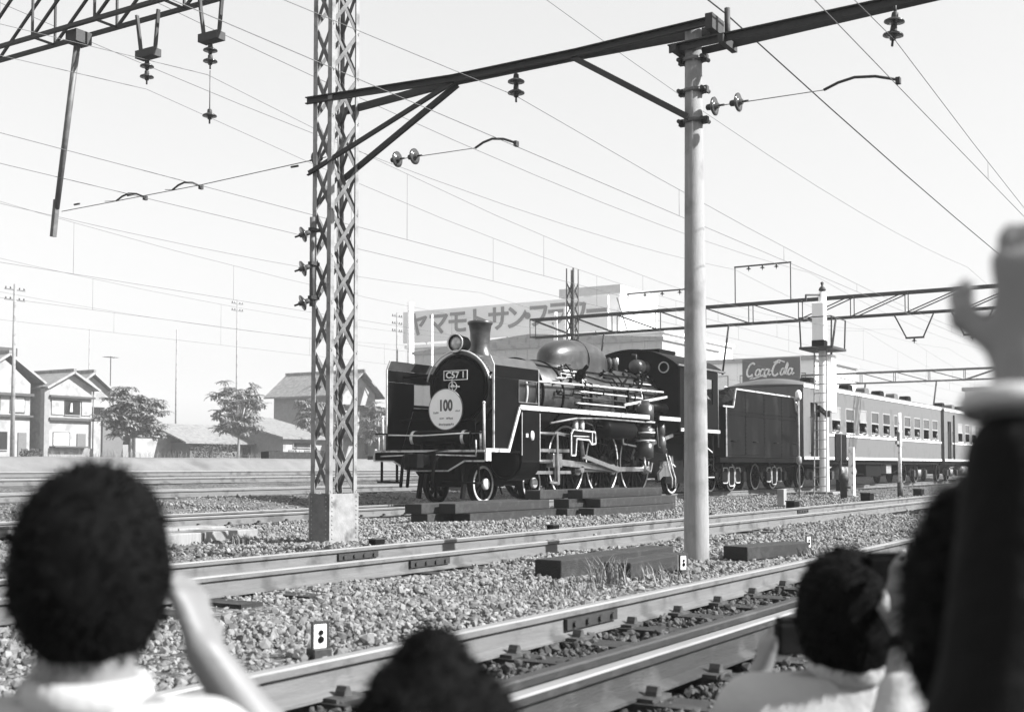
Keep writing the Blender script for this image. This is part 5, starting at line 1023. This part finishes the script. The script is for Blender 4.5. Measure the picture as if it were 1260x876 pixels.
O('white_wave', MB().prism([(y, z) for y, z in wvp] + [(wvp[-1][0], 5.66), (wvp[0][0], 5.66)], (-.02,0,0), (0,1,0), (0,0,1), (.018,0,0)), WHITE, bo)
for y in (25.6, 28.3): O('post', MB().bar((.2, y, .3), (.2, y, 7.4), .14, .14), IRON, b_)
# ------------------------------------------------------------ people: one smooth skin grown from round-cone limbs, then hair and clothes over it
class Field:
    def __init__(s, lo, hi, h):
        s.h = h; s.lo = np.array(lo, float); s.n = np.ceil((np.array(hi) - s.lo)/h).astype(int) + 1; s.d = np.full(s.n, .5, np.float32)
    def _sub(s, lo, hi):
        a = np.clip(np.floor((lo - s.lo)/s.h).astype(int), 0, s.n); b = np.clip(np.ceil((hi - s.lo)/s.h).astype(int) + 1, 0, s.n)
        if (b <= a).any(): return None
        g = np.meshgrid(*[s.lo[i] + s.h*np.arange(a[i], b[i]) for i in range(3)], indexing='ij'); return tuple(slice(a[i], b[i]) for i in range(3)), g
    def _mix(s, sl, d, k):
        o = s.d[sl]; hh = np.maximum(k - np.abs(o - d), 0)/k; s.d[sl] = np.minimum(o, d) - hh*hh*k*.25
    def cone(s, a, b, ra, rb, k=.02):
        a, b = np.array(a, float), np.array(b, float); m = max(ra, rb) + k + 3*s.h; q = s._sub(np.minimum(a, b) - m, np.maximum(a, b) + m)
        if q is None: return s
        sl, (X, Y, Z) = q; ba = b - a; L = max(ba @ ba, 1e-9); t = np.clip(((X-a[0])*ba[0] + (Y-a[1])*ba[1] + (Z-a[2])*ba[2])/L, 0, 1)
        d = np.sqrt((X-a[0]-t*ba[0])**2 + (Y-a[1]-t*ba[1])**2 + (Z-a[2]-t*ba[2])**2) - (ra + (rb-ra)*t); s._mix(sl, d.astype(np.float32), k); return s
    def ell(s, c, r, k=.02, noise=0., nf=60., cut=None):
        c, r = np.array(c, float), np.array(r, float); m = r + k + 3*s.h + noise*2; q = s._sub(c - m, c + m)
        if q is None: return s
        sl, (X, Y, Z) = q; x, y, z = X-c[0], Y-c[1], Z-c[2]; k0 = np.sqrt((x/r[0])**2 + (y/r[1])**2 + (z/r[2])**2); k1 = np.sqrt((x/r[0]**2)**2 + (y/r[1]**2)**2 + (z/r[2]**2)**2) + 1e-6
        d = k0*(k0-1)/k1
        if noise: d = d + noise*(np.sin(x*nf+2*np.sin(z*nf*.6))*np.sin(y*nf*1.1+1)+ .6*np.sin(z*nf*.9+x*nf*.7))
        if cut is not None: d = np.maximum(d, cut(x, y, z))
        s._mix(sl, d.astype(np.float32), k); return s
    def clip(s, fn):
        g = np.meshgrid(*[s.lo[i] + s.h*np.arange(s.n[i]) for i in range(3)], indexing='ij'); s.d = np.maximum(s.d, fn(*g).astype(np.float32)); return s
    def mesh(s, name, m):
        D = s.d; ins = D < 0; n = D.shape; acc = np.zeros(tuple(np.array(n)-1) + (3,), np.float32); cnt = np.zeros(tuple(np.array(n)-1), np.float32)
        offs = [(a, b, c) for a in (0, 1) for b in (0, 1) for c in (0, 1)]
        sub = lambda A, o: A[o[0]:n[0]-1+o[0], o[1]:n[1]-1+o[1], o[2]:n[2]-1+o[2]]
        for o in offs:
            for ax in range(3):
                if o[ax]: continue
                p = list(o); p[ax] = 1; a, b = sub(D, o), sub(D, p); cr = (a < 0) != (b < 0)
                t = np.where(cr, a/np.where(cr, a-b, 1), 0)
                for j in range(3): acc[..., j] += np.where(cr, (t if j == ax else o[j]), 0)
                cnt += cr
        act = cnt > 0; idx = np.full(act.shape, -1, np.int64); idx[act] = np.arange(act.sum()); ijk = np.argwhere(act)
        V = (acc[act]/cnt[act][:, None] + ijk)*s.h + s.lo; F = []
        for ax in range(3):
            u, v = (ax+1) % 3, (ax+2) % 3; A = ins; e1 = [slice(1, -1)]*3; e1[ax] = slice(0, n[ax]-1); e2 = [slice(1, -1)]*3; e2[ax] = slice(1, n[ax])
            a, b = A[tuple(e1)], A[tuple(e2)]; w_ = np.argwhere(a != b); sgn = a[tuple(w_.T)]; base = w_ + 1; base[:, ax] -= 1
            def cell(du, dv): c = base.copy(); c[:, u] -= du; c[:, v] -= dv; return idx[tuple(c.T)]
            q = np.stack([cell(1,1), cell(0,1), cell(0,0), cell(1,0)], 1); q[~sgn] = q[~sgn][:, ::-1]; F.append(q)
        F = np.concatenate(F); F = F[(F >= 0).all(1)]
        me = bpy.data.meshes.new(name); me.from_pydata(V.tolist(), [], F.tolist()); me.polygons.foreach_set('use_smooth', np.ones(len(me.polygons), bool)); me.materials.append(m); me.update(); return me
def vv(*a): return np.array(a, float)
def hand(f, w_, d, nrm, curl, side, sc=1.):
    """w_ wrist, d towards the fingers, nrm the way the fingers curl, side = +1/-1 thumb side"""
    d = d/np.linalg.norm(d); nrm = nrm - d*(nrm @ d); nrm /= np.linalg.norm(nrm); s = np.cross(d, nrm)*side
    for o in (-.024, -.008, .008, .024): f.cone(w_ + d*.012*sc + s*o*.6*sc, w_ + d*.085*sc + s*o*sc, .014*sc, .0115*sc, .012)
    for o, L in ((.03, .072), (.01, .082), (-.01, .076), (-.029, .06)):
        p = w_ + d*.085*sc + s*o*sc; a = curl*.35
        for j, (fr, r) in enumerate(((.45, .0092), (.32, .0085), (.26, .0075))):
            dd = d*math.cos(a) + nrm*math.sin(a); q = p + dd*L*fr*sc*1.15; f.cone(p, q, r*sc, r*.92*sc, .005); p = q; a += curl*.62
    p = w_ + d*.025*sc + s*.028*sc; dd = d*.55 + s*.7 + nrm*.35; dd /= np.linalg.norm(dd)
    for L, r in ((.04, .0125), (.034, .0105), (.026, .009)):
        q = p + dd*L*sc; f.cone(p, q, r*sc, r*.92*sc, .008); p = q; dd = dd*.7 + d*.35 + nrm*.45 - s*.15; dd /= np.linalg.norm(dd)
def person(label, loc, rz, pz, hc, legs, arms, cloth, trousers, sw=.175, group=None, res=.009, tuft=None, sleeve=.55, hairlen=.1, watch=None, eyes=True, bob=None, face=0., legless=False, rough_hair=.0018):
    """local x right, y the way the person faces, z up from the ground; hc head centre; arms: (shoulder sign, elbow, wrist, hand dir, curl normal, curl, sleeve fraction 0..2)"""
    t = T('person', label, 'person', loc, rz, group); hc = vv(*hc); nb = vv(hc[0]*.5, hc[1]*.3-.01, pz+.47); ch = vv(hc[0]*.2, 0, pz+.32); pv = vv(0, 0, pz)
    lo, hi = vv(-.6, -.55, -.02), vv(.6, .7, hc[2]+.55)
    def torso(f, g=0., neck=True):
        f.cone(pv + vv(-.07,0,0), pv + vv(.07,0,0), .105+g, .105+g, .05); f.cone(pv + vv(0,0,.02), ch, .125+g, .13+g, .06); f.cone(ch + vv(-.06,0,0), ch + vv(.06,0,0), .105+g, .105+g, .05)
        for s in (-1, 1): f.cone(ch + vv(s*.05,0,.05), vv(nb[0]+s*sw, nb[1]+.01, pz+.42), .085+g, .06+g, .05); f.cone(vv(nb[0]+s*sw*.9, nb[1], pz+.43), nb + vv(s*.03,0,.0), .055+g, .05+g, .04)
    A = [(vv(nb[0]+a[0]*sw, nb[1]+.01, pz+.42), vv(*a[1]), vv(*a[2])) + tuple(a[3:]) for a in arms]
    for a in A: lo = np.minimum(lo, np.minimum(a[1], a[2])-.2); hi = np.maximum(hi, np.maximum(a[1], a[2])+.25)
    b = Field(lo, hi, res); torso(b)
    b.cone(nb + vv(0,0,-.02), hc + vv(0,-.015,-.07), .056, .052, .03)
    cf, sf = math.cos(face), math.sin(face); rot = lambda p: vv(p[0]*cf - p[1]*sf, p[0]*sf + p[1]*cf, p[2])
    b.ell(hc, (.076, .092, .108), .02); b.cone(hc + rot((0,.03,-.05)), hc + rot((0,.055,-.085)), .055, .035, .03)
    b.cone(hc + rot((0,.088,.0)), hc + rot((0,.106,-.03)), .009, .014, .012); b.ell(hc + rot((0,.088,-.058)), (.024,.012,.009), .01)
    for s in (-1, 1): b.ell(hc + rot((s*.079,-.004,-.01)), (.011,.02,.031), .008); b.ell(hc + rot((s*.033,.078,.012)), (.02,.014,.012), .012)
    for s_, e, w_, *r in ((a[0], a[1], a[2], *a[3:]) for a in A):
        b.cone(s_, e, .047, .037, .03); b.cone(e, e + (w_-e)*.35, .037, .038, .02); b.cone(e + (w_-e)*.35, w_, .038, .026, .02); hand(b, w_, vv(*r[0]), vv(*r[1]), r[2], r[4])
        if r[2] > 2: dd = vv(*r[0])/np.linalg.norm(r[0]); b.ell(w_ + dd*.072 + vv(.008,.03,0), (.031,.03,.034), .012); b.cone(w_, w_ + dd*.05, .028, .03, .012)
    if not legless:
        for kn, an, toe, s in legs:
            hp = pv + vv(s*.085, .0, 0); kn, an, toe = vv(*kn), vv(*an), vv(*toe); b.cone(hp, kn, .085, .058, .04); b.cone(kn, an, .056, .038, .03); b.cone(an, toe, .04, .03, .02)
    O('body', b.mesh('body', SKIN), None, t)
    c = Field(lo, hi, res); torso(c, .013); cz = nb[2] + .03
    c.clip(lambda X, Y, Z: np.minimum(np.minimum(Z - (cz + .0), 1), 1)); c.clip(lambda X, Y, Z: (pz - .06) - Z)
    for s_, e, w_, *r in ((a[0], a[1], a[2], *a[3:]) for a in A):
        fr = r[3]; c.cone(s_, s_ + (e-s_)*min(fr, 1), .062, .06 if fr < 1 else .052, .03)
        if fr > 1: c.cone(e, e + (w_-e)*(fr-1), .052, .042, .02)
    O('shirt', c.mesh('shirt', cloth), None, t)
    co = O('collar', MB().lathe([(.062,-.012),(.072,-.014),(.075,.014),(.067,.03),(.06,.026)], (nb[0]*1.1, nb[1], cz), (hc[0]-nb[0], hc[1]-nb[1]-.01, .17), 22), cloth, t)
    if not legless:
        c = Field(lo, hi, res*1.15); c.cone(pv + vv(-.07,0,0), pv + vv(.07,0,0), .122, .122, .05)
        for kn, an, toe, s in legs: c.cone(pv + vv(s*.085,0,0), kn, .1, .072, .04); c.cone(kn, vv(*kn) + (vv(*an)-vv(*kn))*.9, .07, .055, .03)
        c.clip(lambda X, Y, Z: Z - (pz+.09)); O('trousers', c.mesh('trousers', trousers), None, t)
    H = Field(hc - .26, hc + .28, min(res, .007))
    def cut(x, y, z):
        xr, yr = x*cf + y*sf, -x*sf + y*cf
        return np.maximum(-(z + hairlen + np.clip(yr, -1, .0)*.15), np.minimum(yr - .03 - .0*z, .055 - z + .3*(yr-.06)))
    hr = (.0905, .107, .124) if bob is None else bob
    H.ell(hc + vv(0,-.006,.003), hr, .01, rough_hair, 95, cut)
    if tuft: 
        for a_, b_, r0, r1 in tuft: H.cone(hc + vv(*a_), hc + vv(*b_), r0, r1, .03)
    hm_ = H.mesh('hair', HAIR); ho = O('hair', hm_, None, t)
    if res < .01:                                                        # loose strands along the outline
        rs = np.random.default_rng(len(hm_.vertices)); co = np.array([v.co[:] for v in hm_.vertices]); no = np.array([v.normal[:] for v in hm_.vertices])
        pick = rs.choice(len(co), 2600); p = co[pick]; n_ = no[pick] + rs.normal(0, .45, (2600, 3)) + np.array([0, 0, -.35]); n_ /= np.linalg.norm(n_, axis=1)[:, None]
        sd_ = np.cross(n_, rs.normal(size=(2600, 3))); sd_ /= np.linalg.norm(sd_, axis=1)[:, None]; ln_ = rs.uniform(.006, .02, (2600, 1))
        V = np.stack([p - sd_*.0012, p + sd_*.0012, p + n_*ln_], 1).reshape(-1, 3); me = bpy.data.meshes.new('hair_strand'); me.from_pydata(V.tolist(), [], np.arange(7800).reshape(-1, 3).tolist()); me.materials.append(HAIR)
        tag(O('hair_strand', me, None, ho), kind='stuff')
    if eyes:
        for s in (-1, 1): O('eye', MB().ball(tuple(hc + rot((s*.033,.086,.012))), .009, 8, 6), BLACKM, t)
    if watch is not None:
        e, w_ = A[watch][1], A[watch][2]; p = e + (w_-e)*.92; O('wristwatch', MB().cyl(tuple(p - (w_-e)*.05), tuple(p + (w_-e)*.05), .033, .031, n=18), BLACKM, t)
    return t
def camspot(X, Z, z): return (Z*math.cos(HEAD) + X*math.sin(HEAD), Z*math.sin(HEAD) - X*math.cos(HEAD), z)
CRZ = HEAD - R(90); GZ = -.26
KNEEL = [((s*.14,.36,.09), (s*.1,-.06,.06), (s*.09,-.2,.05), s) for s in (-1, 1)]
CROSS = [((s*.3,.27,.13), (-s*.08,.24,.06), (-s*.16,.27,.05), s) for s in (-1, 1)]
person('person with short black hair and white shirt, seen from behind, raising a bare arm', camspot(-.497, 1.44, GZ), CRZ, .275, (0,0,.925), KNEEL,
       [(1, (.205,.21,.62), (.09,.18,.80), (-.35,.35,.8), (-1,.5,0), 1.1, .55, -1), (-1, (-.22,.2,.6), (-.08,.22,.84), (.3,.05,1), (1,.4,0), 1.0, .55, 1)], SHIRT, TROUS, .13, 'crowd watching the train', hairlen=.122)
person('person with a tuft of hair sitting low, dark clothes', camspot(-.09, 1.4, GZ), CRZ, .1, (0,0,.712), CROSS,
       [(1, (.2,.1,.3), (.1,.3,.26), (-.3,1,0), (0,0,-1), .6, .9, -1), (-1, (-.2,.1,.3), (-.1,.3,.26), (.3,1,0), (0,0,-1), .6, .9, 1)], DCLOTH, TROUS, .14, 'crowd watching the train',
       bob=(.1,.112,.118), rough_hair=.006, tuft=[((-.01,.0,.085), (-.006,.0,.118), .045, .034), ((.0,-.02,.09), (.012,-.02,.128), .03, .018)], hairlen=.105)
person('person with full black hair and white shirt holding up a black camera', camspot(.62, 2.26, GZ), CRZ, .165, (0,0,.768), CROSS,
       [(-1, (-.215,.12,.42), (-.125,.2,.61), (.35,.25,.9), (1,.3,.1), .9, .6, 1), (1, (.22,.14,.45), (.06,.26,.6), (-.3,.1,1), (-1,.3,0), .9, .6, -1)], SHIRT, TROUS, .17, 'crowd watching the train', hairlen=.115, bob=(.092,.11,.126), face=.15)
person('dark-haired person in a black jacket raising a half-closed hand above the head', camspot(.412, 1.0, GZ), CRZ, .30, (0,0,.925), KNEEL,
       [(-1, (-.058,-.13,.86), (-.022,-.09,1.12), (.18,.12,1), (.75,1,0), 1.35, 1.74, 1), (1, (.22,.16,.5), (.1,.3,.62), (-.3,.4,1), (-1,.3,0), .8, 1.9, -1)], DCLOTH, DCLOTH, .085, 'crowd watching the train', hairlen=.12)
O('shirt_cuff', MB().lathe([(.033,.004),(.038,.002),(.04,.009),(.037,.017),(.031,.02)], (-.036,-.095,1.085), (.02,.04,.22), 22), SHIRT, [o for o in bpy.data.objects if o.name.startswith('person')][-1])
person('person in white sleeves lifting a camera with a watch on the wrist', camspot(1.1, 1.8, GZ), CRZ, .20, (0,0,.81), CROSS,
       [(-1, (-.465,.2,.60), (-.425,.28,.755), (.02,.1,1), (.8,.6,.0), .8, 1.45, 1), (1, (.24,.14,.5), (.08,.26,.62), (-.3,.1,1), (-1,.3,0), .9, .6, -1)], SHIRT, TROUS, .17, 'crowd watching the train', watch=0)
def photo_camera(lab, loc, rz, k=.8):
    t = T('photo_camera', lab, 'camera', loc, rz); t.scale = (k, k, k); O('housing', MB().box(-.065, .065, -.02, .02, -.04, .04), BLACKM, t, bevel=.006); O('top_plate', MB().box(-.06, .06, -.018, .018, .041, .054), BLACKM, t, bevel=.003)
    O('lens', MB().lathe([(.03,0),(.03,.035),(.026,.045),(.022,.04)], (0,.021,0), (0,1,0), 20), BLACKM, t); O('shutter_dial', MB().cyl((.035,0,.054), (.035,0,.062), .01, n=12), SILVER, t)
photo_camera('small camera held to the face by the person raising a bare arm', camspot(-.535, 1.64, .66), CRZ)
photo_camera('black camera in the raised hand of the person with full hair', camspot(.585, 2.47, .44), CRZ + .2)
photo_camera('black camera lifted above the wristwatch', camspot(.685, 2.2, .60), CRZ, .62)
# passengers
SITL = [((s*.12,.32,.02+.0), (s*.12,.34,-.35), (s*.12,.44,-.38), s) for s in (-1, 1)]
for k, c in enumerate(WINS):
    if k in (1, 8): continue
    nm = ('first', 'second', 'third', 'fourth', 'fifth', 'sixth', 'seventh', 'eighth', 'ninth', 'tenth')[k]
    lean = random.uniform(.02, .1); hx = random.uniform(-.05, .05)
    person('passenger looking out of the %s open coach window counted from the tender' % nm, (CX0 + c + random.uniform(-.15, .15), LY - 1.14, 1.55), math.pi, .05, (hx, lean + .2, .66), SITL,
           [(1, (.22,.26,.47), (.06,.34,.49), (-.9,.2,.1), (0,0,-1), .3, .8, -1), (-1, (-.22,.26,.47), (-.06,.34,.49), (.9,.2,.1), (0,0,-1), .3, .8, 1)], SHIRT if k % 3 != 2 else TROUS, TROUS, .16, 'passengers at the coach windows', res=.022, legless=True, eyes=False, face=random.uniform(-.4, .4), bob=(.09,.105,.12))
person('passenger standing in the coach doorway behind the tender', (CX0 + 1.15, LY - 1.05, 1.15), math.pi, .85, (0,.03,1.48), [((s*.1,.02,.45), (s*.1,0,.06), (s*.1,.14,.04), s) for s in (-1, 1)],
       [(1, (.24,.1,1.06), (.22,.3,1.2), (0,.6,.6), (0,0,-1), .6, .6, -1), (-1, (-.22,.02,1.02), (-.2,.12,.8), (0,.2,-1), (1,0,0), .6, .6, 1)], SHIRT, TROUS, .17, 'passengers at the coach windows', res=.02, eyes=False)
person('engine driver in a pale shirt leaning at the cab side window', (LX + 11.25, LY - .98, 1.72), math.pi, .8, (-.05,.22,1.42), [((s*.1,.05,.42), (s*.1,0,.06), (s*.1,.14,.04), s) for s in (-1, 1)],
       [(1, (.26,.3,1.0), (.1,.42,.94), (-1,.2,0), (0,0,-1), .5, .7, -1), (-1, (-.26,.3,1.0), (-.12,.42,.94), (1,.2,0), (0,0,-1), .5, .7, 1)], SHIRT, TROUS, .17, None, res=.018, eyes=False)
# ------------------------------------------------------------ summer haze over the yard
hz = bpy.data.materials.new('haze'); hz.use_nodes = True; N = hz.node_tree; N.nodes.clear()
vo = N.nodes.new('ShaderNodeVolumePrincipled'); vo.inputs['Color'].default_value = (.95, .95, .95, 1); vo.inputs['Density'].default_value = .0006; vo.inputs['Anisotropy'].default_value = 0
N.links.new(vo.outputs[0], N.nodes.new('ShaderNodeOutputMaterial').inputs['Volume'])
tag(O('haze', MB().box(-155, 425, -155, 335, -1.4, 26), hz), kind='stuff')
SC.cycles.volume_bounces = 1; SC.cycles.volume_step_rate = 5
